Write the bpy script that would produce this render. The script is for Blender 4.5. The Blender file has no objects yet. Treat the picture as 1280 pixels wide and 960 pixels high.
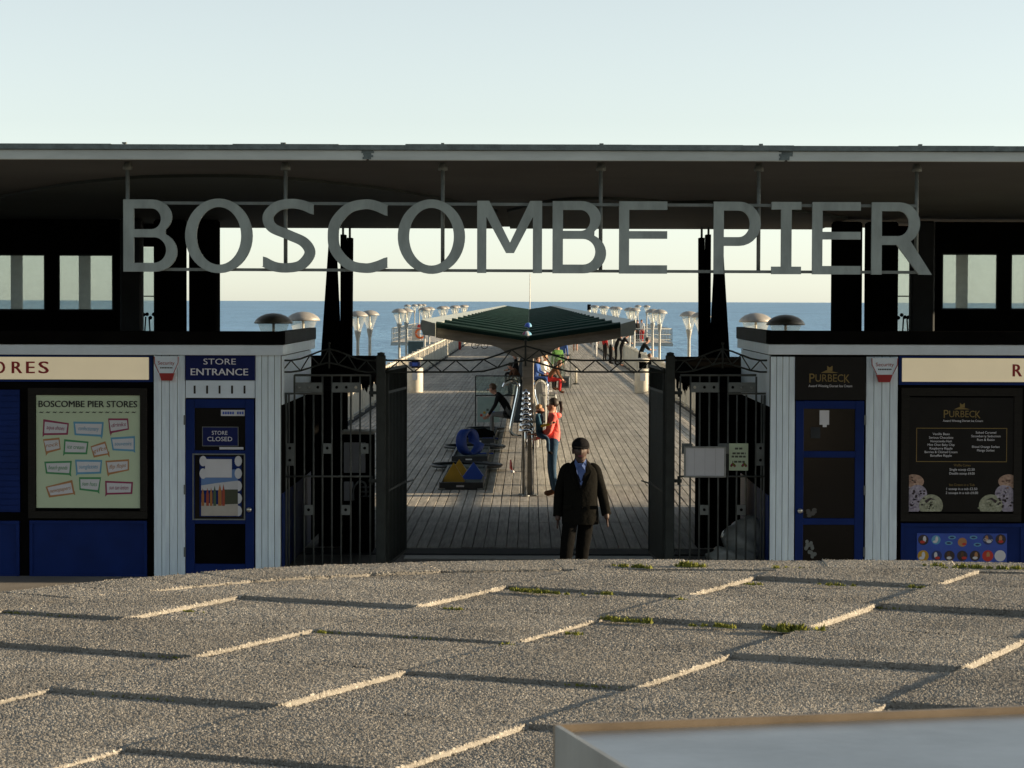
import bpy, bmesh, math, random
import numpy as np
from mathutils import Vector, Matrix, Euler
random.seed(7)
R = math.radians
S = bpy.context.scene
C = S.collection
# ------------------------------------------------------------------ camera
F = 3200.0                     # focal length in pixels of a 1280-wide frame (90 mm equivalent)
EYE = 3.28                     # camera height above the pier deck
cam_d = bpy.data.cameras.new('camera'); cam = bpy.data.objects.new('camera', cam_d); C.objects.link(cam)
cam_d.sensor_width = 36; cam_d.lens = F / 1280 * 36; cam_d.clip_end = 40000; cam_d.clip_start = 0.1
cam_d.dof.use_dof = True; cam_d.dof.focus_distance = 29; cam_d.dof.aperture_fstop = 25
CR = Matrix.Rotation(R(0.385), 3, 'Z') @ Matrix.Rotation(R(90 - 1.858), 3, 'X') @ Matrix.Rotation(R(0.17), 3, 'Z')
cam.location = (0, 0, EYE); cam.rotation_euler = CR.to_euler()
S.camera = cam
S.render.resolution_x = 1024; S.render.resolution_y = 768
# ------------------------------------------------------------------ sky, sun, exposure
SUN_EL, SUN_AZ = 10.5, 88.0    # azimuth measured from +Y (out to sea) towards +X (right)
w = bpy.data.worlds.new('World'); S.world = w; w.use_nodes = True
nt = w.node_tree; nt.nodes.clear()
sky = nt.nodes.new('ShaderNodeTexSky'); sky.sky_type = 'NISHITA'; sky.sun_disc = False
sky.sun_elevation = R(SUN_EL); sky.sun_rotation = R(SUN_AZ); sky.air_density = .65; sky.dust_density = .4; sky.ozone_density = .4
bg = nt.nodes.new('ShaderNodeBackground'); bg.inputs['Strength'].default_value = 0.10
wo = nt.nodes.new('ShaderNodeOutputWorld')
hz = nt.nodes.new('ShaderNodeHueSaturation'); hz.inputs['Saturation'].default_value = .40     # pale evening haze
nt.links.new(sky.outputs[0], hz.inputs['Color']); tn = nt.nodes.new('ShaderNodeMix'); tn.data_type = 'RGBA'; tn.blend_type = 'MULTIPLY'; tn.inputs[0].default_value = 1; tn.inputs[7].default_value = (.965, 1, .96, 1)
nt.links.new(hz.outputs[0], tn.inputs[6]); nt.links.new(tn.outputs[2], bg.inputs[0]); nt.links.new(bg.outputs[0], wo.inputs[0])
sd = bpy.data.lights.new('sun', 'SUN'); sun = bpy.data.objects.new('sun', sd); C.objects.link(sun)
sd.energy = 5.0; sd.angle = R(0.55); sd.color = (1.0, 0.77, 0.50)
sv = Vector((math.sin(R(SUN_AZ)) * math.cos(R(SUN_EL)), math.cos(R(SUN_AZ)) * math.cos(R(SUN_EL)), math.sin(R(SUN_EL))))
sun.rotation_euler = sv.to_track_quat('Z', 'Y').to_euler(); sun.location = (30, 10, 20)
S.view_settings.view_transform = 'Standard'; S.view_settings.look = 'None'; S.view_settings.gamma = 1
S.view_settings.exposure = 1.1
S.render.engine = 'CYCLES'

# ------------------------------------------------------------------ helpers
def at(x, y, Y):
    """world point at distance Y out to sea that a surveyor at the camera sees at photo pixel x, y"""
    d = CR @ Vector(((x - 640) / F, -(y - 480) / F, -1)); t = Y / d.y
    return Vector((d.x * t, Y, EYE + d.z * t))
def ax(x, Y): return at(x, 480, Y).x
def az(y, Y, x=640): return at(x, y, Y).z
def ground(x, y, z=0.0):
    d = CR @ Vector(((x - 640) / F, -(y - 480) / F, -1)); t = (z - EYE) / d.z
    return Vector((d.x * t, d.y * t, z))

MATS = {}
def mat(name, col, rough=.6, metal=0., var=.12, vs=6., bump=0., bs=60., col2=None, rnd=0., stretch=(1, 1, 1), emit=0., spec=.5, dist=.01):
    m = bpy.data.materials.new(name); m.use_nodes = True; n = m.node_tree; L = n.links.new
    p = n.nodes['Principled BSDF']
    p.inputs['Roughness'].default_value = rough; p.inputs['Metallic'].default_value = metal
    p.inputs['Specular IOR Level'].default_value = spec
    tc = n.nodes.new('ShaderNodeTexCoord'); oi = n.nodes.new('ShaderNodeObjectInfo')
    mp = n.nodes.new('ShaderNodeMapping'); mp.inputs['Scale'].default_value = stretch
    cb = n.nodes.new('ShaderNodeCombineXYZ'); mu = n.nodes.new('ShaderNodeMath'); mu.operation = 'MULTIPLY'; mu.inputs[1].default_value = 37.
    L(oi.outputs['Random'], mu.inputs[0]); L(mu.outputs[0], cb.inputs[0]); L(mu.outputs[0], cb.inputs[1]); L(mu.outputs[0], cb.inputs[2])
    L(tc.outputs['Object'], mp.inputs['Vector']); L(cb.outputs[0], mp.inputs['Location'])
    nz = n.nodes.new('ShaderNodeTexNoise'); nz.inputs['Scale'].default_value = vs; nz.inputs['Detail'].default_value = 6; nz.inputs['Roughness'].default_value = .62
    L(mp.outputs[0], nz.inputs['Vector'])
    rp = n.nodes.new('ShaderNodeValToRGB'); rp.color_ramp.elements[0].position = .3; rp.color_ramp.elements[1].position = .7
    a = [max(0, c * (1 - var)) for c in col]; b = [min(1, c * (1 + var)) for c in col]
    if col2: a, b = col, col2
    rp.color_ramp.elements[0].color = (*a, 1); rp.color_ramp.elements[1].color = (*b, 1)
    L(nz.outputs['Fac'], rp.inputs[0]); out = rp.outputs[0]
    if rnd:
        hs = n.nodes.new('ShaderNodeHueSaturation'); mr = n.nodes.new('ShaderNodeMapRange')
        mr.inputs[3].default_value = 1 - rnd; mr.inputs[4].default_value = 1 + rnd
        L(oi.outputs['Random'], mr.inputs[0]); L(mr.outputs[0], hs.inputs['Value']); L(out, hs.inputs['Color']); out = hs.outputs[0]
    L(out, p.inputs['Base Color'])
    if emit:
        L(out, p.inputs['Emission Color']); p.inputs['Emission Strength'].default_value = emit
    if bump:
        n2 = n.nodes.new('ShaderNodeTexNoise'); n2.inputs['Scale'].default_value = bs; n2.inputs['Detail'].default_value = 4
        L(mp.outputs[0], n2.inputs['Vector']); bp = n.nodes.new('ShaderNodeBump'); bp.inputs['Strength'].default_value = bump; bp.inputs['Distance'].default_value = dist
        L(n2.outputs['Fac'], bp.inputs['Height']); L(bp.outputs[0], p.inputs['Normal'])
    MATS[name] = m; return m

mat('white_paint', (.70, .82, .93), .55, var=.07, vs=3, bump=.15, bs=40)  # bluish base, cool tint of the shaded walls put into the paint
mat('white_board', (.69, .82, .94), .5, var=.12, vs=2.5, rnd=.05, stretch=(9, 9, 1), bump=.15, bs=30)  # cladding white with the blue cast of shade mixed into its colour
mat('fascia_white', (.44, .48, .46), .6, var=.14, vs=2.2, stretch=(.5, 1, 3), bump=.2, bs=30)
mat('roof_felt', (.12, .15, .15), .9, var=.3, vs=9, bump=.6, bs=50)
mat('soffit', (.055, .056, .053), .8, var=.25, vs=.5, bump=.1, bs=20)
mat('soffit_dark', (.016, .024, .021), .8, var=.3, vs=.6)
mat('black_paint', (.006, .006, .006), 1., var=.3, vs=3, spec=.0)
mat('black_gloss', (.006, .006, .006), .35, var=.3, vs=4, spec=.2)
mat('dark_grey', (.040, .045, .05), .8, var=.2, vs=2, spec=.1)
mat('navy', (.006, .022, .125), .5, var=.2, vs=2.5, bump=.06, bs=25, spec=.12)
mat('navy_sign', (.007, .014, .095), .45, var=.12, vs=3, spec=.15)
mat('print_white', (.72, .74, .80), .6, var=.03)
mat('print_black', (.008, .008, .008), .6, var=.03)
mat('print_red', (.30, .012, .012), .5, var=.05)
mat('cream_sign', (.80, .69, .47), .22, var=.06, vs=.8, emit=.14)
mat('green_poster', (.50, .62, .44), .35, var=.05, vs=2)
mat('wood_frame', (.012, .011, .009), .6, spec=.2, var=.4, vs=12, stretch=(1, 1, 6))
mat('gold', (.20, .14, .035), .45, var=.1)
mat('sign_grey', (.25, .29, .275), .55, .0, var=.24, vs=5, stretch=(1, 1, .35), bump=.2, bs=30)
mat('rod_grey', (.16, .18, .17), .5, .2, var=.2, vs=8)
mat('gate_steel', (.035, .041, .039), .6, 0, spec=.2, var=.25, vs=6, bump=.2, bs=70)
mat('galv', (.26, .28, .28), .45, .75, var=.2, vs=9, bump=.1, bs=60)
mat('fence_steel', (.10, .11, .105), .55, .0, var=.25, vs=6, spec=.25)
mat('galv_plate', (.15, .17, .17), .5, .4, var=.2, vs=9)
mat('chrome', (.72, .73, .74), .10, 1., var=.05)
mat('steel_post', (.52, .51, .47), .32, .8, var=.12, vs=8)
mat('pier_white', (.56, .53, .45), .6, var=.12, vs=5, bump=.2, bs=40)
mat('rail_grey', (.34, .35, .33), .6, var=.15, vs=4, rnd=.06)
mat('lamp_dome', (.28, .27, .25), .5, .1, var=.15, vs=8)
mat('lamp_pole', (.30, .31, .29), .5, .2, var=.2, vs=6)
mat('lamp_bulb', (.80, .80, .76), .4, var=.02)
mat('green_roof', (.011, .031, .026), .85, spec=.08, var=.3, vs=3, bump=.1, bs=30)
mat('gutter', (.36, .40, .37), .5, .1, var=.12, vs=4)
mat('grey_timber', (.26, .24, .205), .75, var=.25, vs=3, stretch=(1, 6, 6), bump=.3, bs=30)
mat('felt_green', (.075, .10, .095), .85, var=.2, vs=6)
mat('lane_steel', (.035, .04, .045), .5, .2, var=.2)
mat('yellow', (.46, .27, .015), .5, var=.1)
mat('blue', (.025, .075, .40), .45, var=.12)
mat('deep_blue', (.012, .028, .13), .45, var=.1)
mat('red', (.45, .03, .02), .5, var=.1)
mat('orange', (.60, .12, .015), .5, var=.1)
mat('paper', (.58, .60, .64), .6, var=.04)
mat('rubbish_sack', (.34, .37, .36), .35, var=.15, vs=5, bump=.5, bs=9, dist=.03)
mat('moss', (.06, .085, .010), .95, col2=(.24, .24, .035), vs=28)
mat('skin', (.42, .22, .15), .55, var=.06, vs=9)
mat('skin_shade', (.055, .030, .023), .6, var=.06, vs=9)  # darkened copy of skin, shade put into the colour
mat('hair_dark', (.018, .012, .009), .6, var=.3, vs=40)
mat('hair_brown', (.09, .045, .02), .6, var=.3, vs=40)
mat('hair_blond', (.34, .20, .09), .6, var=.2, vs=40)
def cloth(n, c): return mat('cloth_' + n, c, .95, spec=.1, var=.14, vs=14, bump=.5, bs=13, dist=.03)
for n, c in dict(jacket=(.005, .005, .0042), trousers=(.003, .003, .003), shirt=(.09, .14, .32), pink=(.80, .17, .15), jeans=(.035, .07, .12),
                 childblue=(.05, .12, .18), yellow=(.60, .36, .03), black=(.014, .014, .015), white=(.62, .62, .6), red=(.42, .03, .03),
                 blue=(.05, .10, .28), green=(.10, .22, .06), brown=(.10, .05, .03), grey=(.16, .16, .16), cap=(.009, .009, .011)).items(): cloth(n, c)

def glassy(name, tint, mix, rough):
    m = bpy.data.materials.new(name); m.use_nodes = True; n = m.node_tree; L = n.links.new; n.nodes.clear()
    o = n.nodes.new('ShaderNodeOutputMaterial'); a = n.nodes.new('ShaderNodeBsdfTransparent'); a.inputs[0].default_value = (*tint, 1)
    b = n.nodes.new('ShaderNodeBsdfTranslucent'); b.inputs[0].default_value = (*tint, 1)
    g = n.nodes.new('ShaderNodeBsdfGlossy'); g.inputs['Roughness'].default_value = rough
    nz = n.nodes.new('ShaderNodeTexNoise'); nz.inputs['Scale'].default_value = 7; nz.inputs['Detail'].default_value = 5
    mr = n.nodes.new('ShaderNodeMapRange'); mr.inputs[3].default_value = mix * .75; mr.inputs[4].default_value = min(1, mix * 1.25)
    L(nz.outputs['Fac'], mr.inputs[0])
    x = n.nodes.new('ShaderNodeMixShader'); y = n.nodes.new('ShaderNodeMixShader'); y.inputs[0].default_value = .06
    L(mr.outputs[0], x.inputs[0]); L(a.outputs[0], x.inputs[1]); L(b.outputs[0], x.inputs[2])
    L(x.outputs[0], y.inputs[1]); L(g.outputs[0], y.inputs[2]); L(y.outputs[0], o.inputs[0]); MATS[name] = m
glassy('frosted', (.92, .97, .94), .30, .3)
glassy('lamp_glass', (.93, .93, .89), .16, .1)
glassy('clear_glass', (.80, .88, .86), .06, .05)
mat('dark_glass', (.005, .005, .005), .12, var=.2, spec=.22)

def concrete_aggregate():
    m = bpy.data.materials.new('aggregate'); m.use_nodes = True; n = m.node_tree; L = n.links.new; p = n.nodes['Principled BSDF']
    p.inputs['Roughness'].default_value = .9; p.inputs['Specular IOR Level'].default_value = .2
    g = n.nodes.new('ShaderNodeNewGeometry'); oi = n.nodes.new('ShaderNodeObjectInfo'); at_ = n.nodes.new('ShaderNodeAttribute'); at_.attribute_name = 'stone'
    rp = n.nodes.new('ShaderNodeValToRGB'); e = rp.color_ramp.elements       # stone: 0 = cement between, above = single pebbles
    e[0].position = 0; e[0].color = (.20, .19, .168, 1); e[1].position = 1; e[1].color = (.39, .375, .335, 1)
    for pos, c in ((.08, (.175, .165, .147)), (.35, (.235, .222, .197)), (.7, (.31, .294, .26))):
        q = e.new(pos); q.color = (*c, 1)
    L(at_.outputs['Fac'], rp.inputs[0])
    nz = n.nodes.new('ShaderNodeTexNoise'); nz.inputs['Scale'].default_value = 1.7; nz.inputs['Detail'].default_value = 7; nz.inputs['Roughness'].default_value = .65
    L(g.outputs['Position'], nz.inputs['Vector'])
    mr = n.nodes.new('ShaderNodeMapRange'); mr.inputs[1].default_value = .3; mr.inputs[2].default_value = .7; mr.inputs[3].default_value = .78; mr.inputs[4].default_value = 1.30; L(nz.outputs['Fac'], mr.inputs[0])
    mo = n.nodes.new('ShaderNodeMapRange'); mo.inputs[3].default_value = .88; mo.inputs[4].default_value = 1.06; L(oi.outputs['Random'], mo.inputs[0])
    mm = n.nodes.new('ShaderNodeMath'); mm.operation = 'MULTIPLY'; L(mr.outputs[0], mm.inputs[0]); L(mo.outputs[0], mm.inputs[1])
    hs = n.nodes.new('ShaderNodeHueSaturation'); L(rp.outputs[0], hs.inputs['Color']); L(mm.outputs[0], hs.inputs['Value']); L(hs.outputs[0], p.inputs['Base Color'])
    MATS['aggregate'] = m
concrete_aggregate()
def deck_wood():
    m = bpy.data.materials.new('deck_wood'); m.use_nodes = True; n = m.node_tree; L = n.links.new; p = n.nodes['Principled BSDF']
    p.inputs['Roughness'].default_value = .75; p.inputs['Specular IOR Level'].default_value = .3
    g = n.nodes.new('ShaderNodeNewGeometry'); s = n.nodes.new('ShaderNodeSeparateXYZ'); L(g.outputs['Position'], s.inputs[0])
    def mth(op, a, b=None):
        k = n.nodes.new('ShaderNodeMath'); k.operation = op; L(a, k.inputs[0])
        if b is not None: k.inputs[1].default_value = b
        return k.outputs[0]
    fx = mth('FLOOR', mth('DIVIDE', s.outputs[0], .15)); fy = mth('FLOOR', mth('DIVIDE', mth('SUBTRACT', s.outputs[1], 34.0), 3.9))
    cb = n.nodes.new('ShaderNodeCombineXYZ'); L(fx, cb.inputs[0]); L(fy, cb.inputs[1])
    wn = n.nodes.new('ShaderNodeTexWhiteNoise'); wn.noise_dimensions = '3D'; L(cb.outputs[0], wn.inputs['Vector'])
    mp = n.nodes.new('ShaderNodeMapping'); mp.inputs['Scale'].default_value = (26, 1.1, 1); L(g.outputs['Position'], mp.inputs['Vector'])
    nz = n.nodes.new('ShaderNodeTexNoise'); nz.inputs['Scale'].default_value = 1; nz.inputs['Detail'].default_value = 6; nz.inputs['Roughness'].default_value = .6; L(mp.outputs[0], nz.inputs['Vector'])
    n3 = n.nodes.new('ShaderNodeTexNoise'); n3.inputs['Scale'].default_value = .7; n3.inputs['Detail'].default_value = 5; L(g.outputs['Position'], n3.inputs['Vector'])
    rp = n.nodes.new('ShaderNodeValToRGB'); rp.color_ramp.elements[0].position = .3; rp.color_ramp.elements[1].position = .72
    rp.color_ramp.elements[0].color = (.26, .25, .228, 1); rp.color_ramp.elements[1].color = (.53, .515, .475, 1); L(nz.outputs['Fac'], rp.inputs[0])
    v = n.nodes.new('ShaderNodeMapRange'); v.inputs[3].default_value = .82; v.inputs[4].default_value = 1.14; L(wn.outputs['Value'], v.inputs[0])
    v2 = n.nodes.new('ShaderNodeMapRange'); v2.inputs[1].default_value = .3; v2.inputs[2].default_value = .7; v2.inputs[3].default_value = .82; v2.inputs[4].default_value = 1.15; L(n3.outputs['Fac'], v2.inputs[0])
    k = n.nodes.new('ShaderNodeMath'); k.operation = 'MULTIPLY'; L(v.outputs[0], k.inputs[0]); L(v2.outputs[0], k.inputs[1])
    hs = n.nodes.new('ShaderNodeHueSaturation'); L(rp.outputs[0], hs.inputs['Color']); L(k.outputs[0], hs.inputs['Value']); L(hs.outputs[0], p.inputs['Base Color'])
    b = n.nodes.new('ShaderNodeBump'); b.inputs['Strength'].default_value = .25; b.inputs['Distance'].default_value = .004; L(nz.outputs['Fac'], b.inputs['Height']); L(b.outputs[0], p.inputs['Normal'])
    MATS['deck_wood'] = m
deck_wood()
def sea_water():
    m = bpy.data.materials.new('sea_water'); m.use_nodes = True; n = m.node_tree; L = n.links.new; p = n.nodes['Principled BSDF']
    p.inputs['Roughness'].default_value = .35; p.inputs['IOR'].default_value = 1.33; p.inputs['Specular IOR Level'].default_value = .28
    g = n.nodes.new('ShaderNodeNewGeometry')
    def noise(scale, sc, det=5):
        mp = n.nodes.new('ShaderNodeMapping'); mp.inputs['Scale'].default_value = scale; L(g.outputs['Position'], mp.inputs['Vector'])
        z = n.nodes.new('ShaderNodeTexNoise'); z.inputs['Scale'].default_value = sc; z.inputs['Detail'].default_value = det; z.inputs['Roughness'].default_value = .6; L(mp.outputs[0], z.inputs['Vector']); return z.outputs['Fac']
    a = noise((.35, .12, 1), 1.0, 6); b = noise((.02, .004, 1), 1.0, 4); 
    rp = n.nodes.new('ShaderNodeValToRGB'); rp.color_ramp.elements[0].position = .38; rp.color_ramp.elements[1].position = .62
    rp.color_ramp.elements[0].color = (.05, .16, .315, 1); rp.color_ramp.elements[1].color = (.17, .37, .58, 1)
    mx = n.nodes.new('ShaderNodeMix'); mx.data_type = 'FLOAT'; mx.inputs[0].default_value = .35; L(a, mx.inputs[2]); L(b, mx.inputs[3]); L(mx.outputs[0], rp.inputs[0]); L(rp.outputs[0], p.inputs['Base Color'])
    bp = n.nodes.new('ShaderNodeBump'); bp.inputs['Strength'].default_value = 1.0; bp.inputs['Distance'].default_value = 1.1; L(a, bp.inputs['Height']); L(bp.outputs[0], p.inputs['Normal'])
    MATS['sea_water'] = m
sea_water()

WL = {}
class MB:
    def __init__(s): s.v = []; s.f = []; s.m = []; s.slots = []; s.sm = []
    def mi(s, m):
        if m not in s.slots: s.slots.append(m)
        return s.slots.index(m)
    def add(s, vs, fs, m, smooth=False):
        o = len(s.v); s.v += [Vector(v) for v in vs]; k = s.mi(m)
        for f in fs: s.f.append([i + o for i in f]); s.m.append(k); s.sm.append(smooth)
        return s
    def box(s, x0, x1, y0, y1, z0, z1, m, bev=0.):
        if x0 > x1: x0, x1 = x1, x0
        if y0 > y1: y0, y1 = y1, y0
        if z0 > z1: z0, z1 = z1, z0
        if bev:
            b = bev; vs = []
            for z, i in ((z0, b), (z0 + b, 0), (z1 - b, 0), (z1, b)):
                vs += [(x0 + i + (b if not i else 0), y0 + i, z), (x1 - i - (b if not i else 0), y0 + i, z), (x1 - i, y0 + i + (b if not i else 0), z), (x1 - i, y1 - i - (b if not i else 0), z),
                       (x1 - i - (b if not i else 0), y1 - i, z), (x0 + i + (b if not i else 0), y1 - i, z), (x0 + i, y1 - i - (b if not i else 0), z), (x0 + i, y0 + i + (b if not i else 0), z)]
            fs = [list(range(7, -1, -1)), list(range(24, 32))]
            for r in range(3):
                for i in range(8): fs.append([r * 8 + i, r * 8 + (i + 1) % 8, r * 8 + 8 + (i + 1) % 8, r * 8 + 8 + i])
            return s.add(vs, fs, m)
        vs = [(x, y, z) for z in (z0, z1) for y in (y0, y1) for x in (x0, x1)]
        return s.add(vs, [(0, 2, 3, 1), (4, 5, 7, 6), (0, 1, 5, 4), (2, 6, 7, 3), (0, 4, 6, 2), (1, 3, 7, 5)], m)
    def hexa(s, p, m):   # 8 points: bottom 4 (ccw from above), top 4
        return s.add(p, [(3, 2, 1, 0), (4, 5, 6, 7), (0, 1, 5, 4), (1, 2, 6, 5), (2, 3, 7, 6), (3, 0, 4, 7)], m)
    def prism(s, poly, vec, m):   # poly: 3D points, extruded by vec
        n = len(poly); vec = Vector(vec); p = [Vector(q) for q in poly]
        return s.add(p + [q + vec for q in p], [list(range(n))[::-1], list(range(n, 2 * n))] + [[i, (i + 1) % n, n + (i + 1) % n, n + i] for i in range(n)], m)
    def tube(s, pts, r, m, n=8, caps=True):
        pts = [Vector(p) for p in pts]; rs = r if isinstance(r, (list, tuple)) else [r] * len(pts); vs = []; fs = []
        t0 = (pts[1] - pts[0]).normalized(); up = Vector((0, 0, 1)) if abs(t0.z) < .9 else Vector((1, 0, 0))
        a = t0.cross(up).normalized()
        for i, p in enumerate(pts):
            t = (pts[min(i + 1, len(pts) - 1)] - pts[max(i - 1, 0)]).normalized()
            a = (a - t * a.dot(t)).normalized(); b = t.cross(a)
            for k in range(n):
                th = 2 * math.pi * (k + .5) / n; vs.append(p + (a * math.cos(th) + b * math.sin(th)) * rs[i])
        for i in range(len(pts) - 1):
            for k in range(n): fs.append([i * n + k, i * n + (k + 1) % n, (i + 1) * n + (k + 1) % n, (i + 1) * n + k])
        if caps: fs += [list(range(n))[::-1], list(range((len(pts) - 1) * n, len(pts) * n))]
        return s.add(vs, fs, m, n > 5)
    def lathe(s, prof, c, m, n=20, smooth=True):
        c = Vector(c); vs = []; fs = []
        for r, z in prof:
            for k in range(n): th = 2 * math.pi * k / n; vs.append(c + Vector((r * math.cos(th), r * math.sin(th), z)))
        for i in range(len(prof) - 1):
            for k in range(n): fs.append([i * n + k, i * n + (k + 1) % n, (i + 1) * n + (k + 1) % n, (i + 1) * n + k])
        if prof[0][0] > 1e-4: fs.append(list(range(n))[::-1])
        if prof[-1][0] > 1e-4: fs.append(list(range((len(prof) - 1) * n, len(prof) * n)))
        return s.add(vs, fs, m, smooth)
    def ball(s, c, rx, ry, rz, m, nu=14, nv=9, fn=None):
        c = Vector(c); vs = []; fs = []
        for j in range(nv + 1):
            ph = math.pi * j / nv - math.pi / 2
            for i in range(nu):
                th = 2 * math.pi * i / nu; d = Vector((math.cos(ph) * math.cos(th), math.cos(ph) * math.sin(th), math.sin(ph)))
                q = Vector((d.x * rx, d.y * ry, d.z * rz))
                if fn: q = fn(q, d)
                vs.append(c + q)
        for j in range(nv):
            for i in range(nu): fs.append([j * nu + i, j * nu + (i + 1) % nu, (j + 1) * nu + (i + 1) % nu, (j + 1) * nu + i])
        return s.add(vs, fs, m, True)
    def mesh_of(s, ob_mesh, m, M=None):
        return s.add([(M @ v.co if M else v.co.copy()) for v in ob_mesh.vertices], [list(p.vertices) for p in ob_mesh.polygons], m)
    def text(s, t, x0, x1, z, y, m, h=None, align='L', depth=.004):
        """lettering in a plane facing the camera side (-Y); fitted to x0..x1, baseline z, cap height h"""
        me = text_mesh(t); xs = [v.co.x for v in me.vertices]
        if not xs: return s
        a, b = min(xs), max(xs); sx = (x1 - x0) / (b - a); sz = (h / .72 if h else sx)
        return s.add([(x0 + (v.co.x - a) * sx, y - depth - .0005, z + v.co.y * sz) for v in me.vertices], [list(p.vertices) for p in me.polygons], m)
    def build(s, name, parent=None, base=None):
        if parent is not None: o = WL[parent.name]
        elif base is not None: o = Vector(base)
        else:
            lo = [min(v[i] for v in s.v) for i in range(3)]; hi = [max(v[i] for v in s.v) for i in range(3)]
            o = Vector(((lo[0] + hi[0]) / 2, (lo[1] + hi[1]) / 2, lo[2]))
        me = bpy.data.meshes.new(name); me.from_pydata([v - o for v in s.v], [], s.f)
        for m in s.slots: me.materials.append(MATS[m])
        me.polygons.foreach_set('material_index', s.m); me.polygons.foreach_set('use_smooth', s.sm); me.update()
        ob = bpy.data.objects.new(name, me); C.objects.link(ob)
        if parent is not None: ob.parent = parent
        else: ob.location = o
        WL[ob.name] = o.copy(); return ob
_tx = {}
def text_mesh(t):
    if t not in _tx:
        cu = bpy.data.curves.new('t', 'FONT'); cu.body = t; cu.resolution_u = 3; ob = bpy.data.objects.new('t', cu)
        me = bpy.data.meshes.new_from_object(ob); bpy.data.objects.remove(ob); _tx[t] = me
    return _tx[t]
def loops_mesh(loops, depth):
    cu = bpy.data.curves.new('l', 'CURVE'); cu.dimensions = '2D'; cu.fill_mode = 'BOTH'; cu.extrude = depth / 2
    for lp in loops:
        sp = cu.splines.new('POLY'); sp.points.add(len(lp) - 1); sp.use_cyclic_u = True
        for p, (x, y) in zip(sp.points, lp): p.co = (x, y, 0, 1)
    ob = bpy.data.objects.new('l', cu); me = bpy.data.meshes.new_from_object(ob); bpy.data.objects.remove(ob); return me
def empty(name, loc, rz=0., parent=None):
    o = bpy.data.objects.new(name, None); C.objects.link(o); o.empty_display_size = .2; o.location = loc; o.rotation_euler = (0, 0, rz)
    WL[o.name] = Vector(loc)
    if parent: o.parent = parent; o.location = Vector(loc) - WL[parent.name]
    return o
def tag(o, label=None, cat=None, group=None, kind=None):
    for k, v in (('label', label), ('category', cat), ('group', group), ('kind', kind)):
        if v: o[k] = v
    return o
def copy_tree(o, parent=None):
    c = o.copy(); C.objects.link(c); c.parent = parent; WL[c.name] = WL[o.name].copy()
    for ch in list(o.children): copy_tree(ch, c)
    return c
def inst(src, parent, loc):       # a further piece sharing src's mesh
    c = src.copy(); C.objects.link(c); c.parent = parent; c.location = loc; WL[c.name] = Vector(loc); return c
def catmull(p, k=6):
    out = []; n = len(p)
    for i in range(n - 1):
        a, b, c, d = [Vector(p[max(0, min(n - 1, j))]) for j in (i - 1, i, i + 1, i + 2)]
        for q in range(k):
            t = q / k; out.append(.5 * ((2 * b) + (c - a) * t + (2 * a - 5 * b + 4 * c - d) * t * t + (3 * b - a - 3 * c + d) * t ** 3))
    out.append(Vector(p[-1])); return out
# ================================================================== THE SETTING
b = MB(); b.add([(-20000, 60, -5.2), (20000, 60, -5.2), (20000, 30000, -5.2), (-20000, 30000, -5.2)], [(0, 1, 2, 3)], 'sea_water')
tag(b.build('sea', base=(0, 60, -5.2)), kind='structure')
mat('paving', (.20, .19, .175), .85, var=.2, vs=1.3, bump=.3, bs=50)
mat('sand', (.34, .27, .18), .95, var=.15, vs=.4, bump=.3, bs=4)
b = MB(); b.box(-240, 240, -80, 36.5, -1.2, -.03, 'paving'); tag(b.build('promenade'), kind='structure')
b = MB(); b.add([(-400, 36.4, -1.0), (400, 36.4, -1.0), (400, 95, -5.6), (-400, 95, -5.6)], [(0, 1, 2, 3)], 'sand'); tag(b.build('beach', base=(0, 36.4, -1)), kind='structure')

mat('hill_scrub', (.035, .045, .018), .95, col2=(.11, .10, .05), vs=.15, bump=.6, bs=1.5, dist=.5)
b = MB(); hv = []; NX, NY = 60, 14      # unseen cliff behind the camera, added to block low sky light
for j in range(NY + 1):
    for i in range(NX + 1):
        x = -240 + 8 * i; y = -34 - 3.2 * j; hv.append((x, y + 1.5 * math.sin(x * .09), -.2 + 17 * (j / NY) ** .7 + (1.2 * math.sin(x * .21 + j) if j else 0)))
b.add(hv, [(j * (NX + 1) + i, (j + 1) * (NX + 1) + i, (j + 1) * (NX + 1) + i + 1, j * (NX + 1) + i + 1) for j in range(NY) for i in range(NX)], 'hill_scrub', True)
tag(b.build('unseen_hillside', base=(0, -34, 0)), kind='structure')
# ---- raised terrace with chequered high and low slabs (photo foreground)
T = EYE - 1.455                     # top of the low slabs
def clip(poly, a, bb):              # keep the side to the right of a->bb (towards the camera)
    out = []; n = len(poly); side = lambda p: (bb[0] - a[0]) * (p[1] - a[1]) - (bb[1] - a[1]) * (p[0] - a[0])
    for i in range(n):
        p, q = poly[i], poly[(i + 1) % n]; sp, sq = side(p), side(q)
        if sp <= 0: out.append(p)
        if (sp < 0 < sq) or (sq < 0 < sp):
            t = sp / (sp - sq); out.append((p[0] + (q[0] - p[0]) * t, p[1] + (q[1] - p[1]) * t))
    return out
outer_px = [(-260, 790), (-120, 758), (0, 740), (80, 730.8), (165, 722), (250, 714.8), (335, 709.3), (420, 705), (525, 701), (690, 698.5), (855, 698.5), (1027, 699.5), (1190, 701), (1370, 703.5), (1560, 708)]
outer = [ground(x, y, T + .014) for x, y in outer_px]
inner = []
for i, p in enumerate(outer):
    t = (outer[min(i + 1, len(outer) - 1)] - outer[max(i - 1, 0)]).normalized(); nrm = Vector((t.y, -t.x, 0)); inner.append(p + nrm * .50)
terrace_outline = [(p.x, p.y) for p in outer] + [(outer[-1].x + 4, -6), (outer[0].x - 4, -6)]
tb = MB(); tb.prism([(x, y, -.1) for x, y in terrace_outline[::-1]], (0, 0, T - .04 + .1), 'paving')
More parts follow.
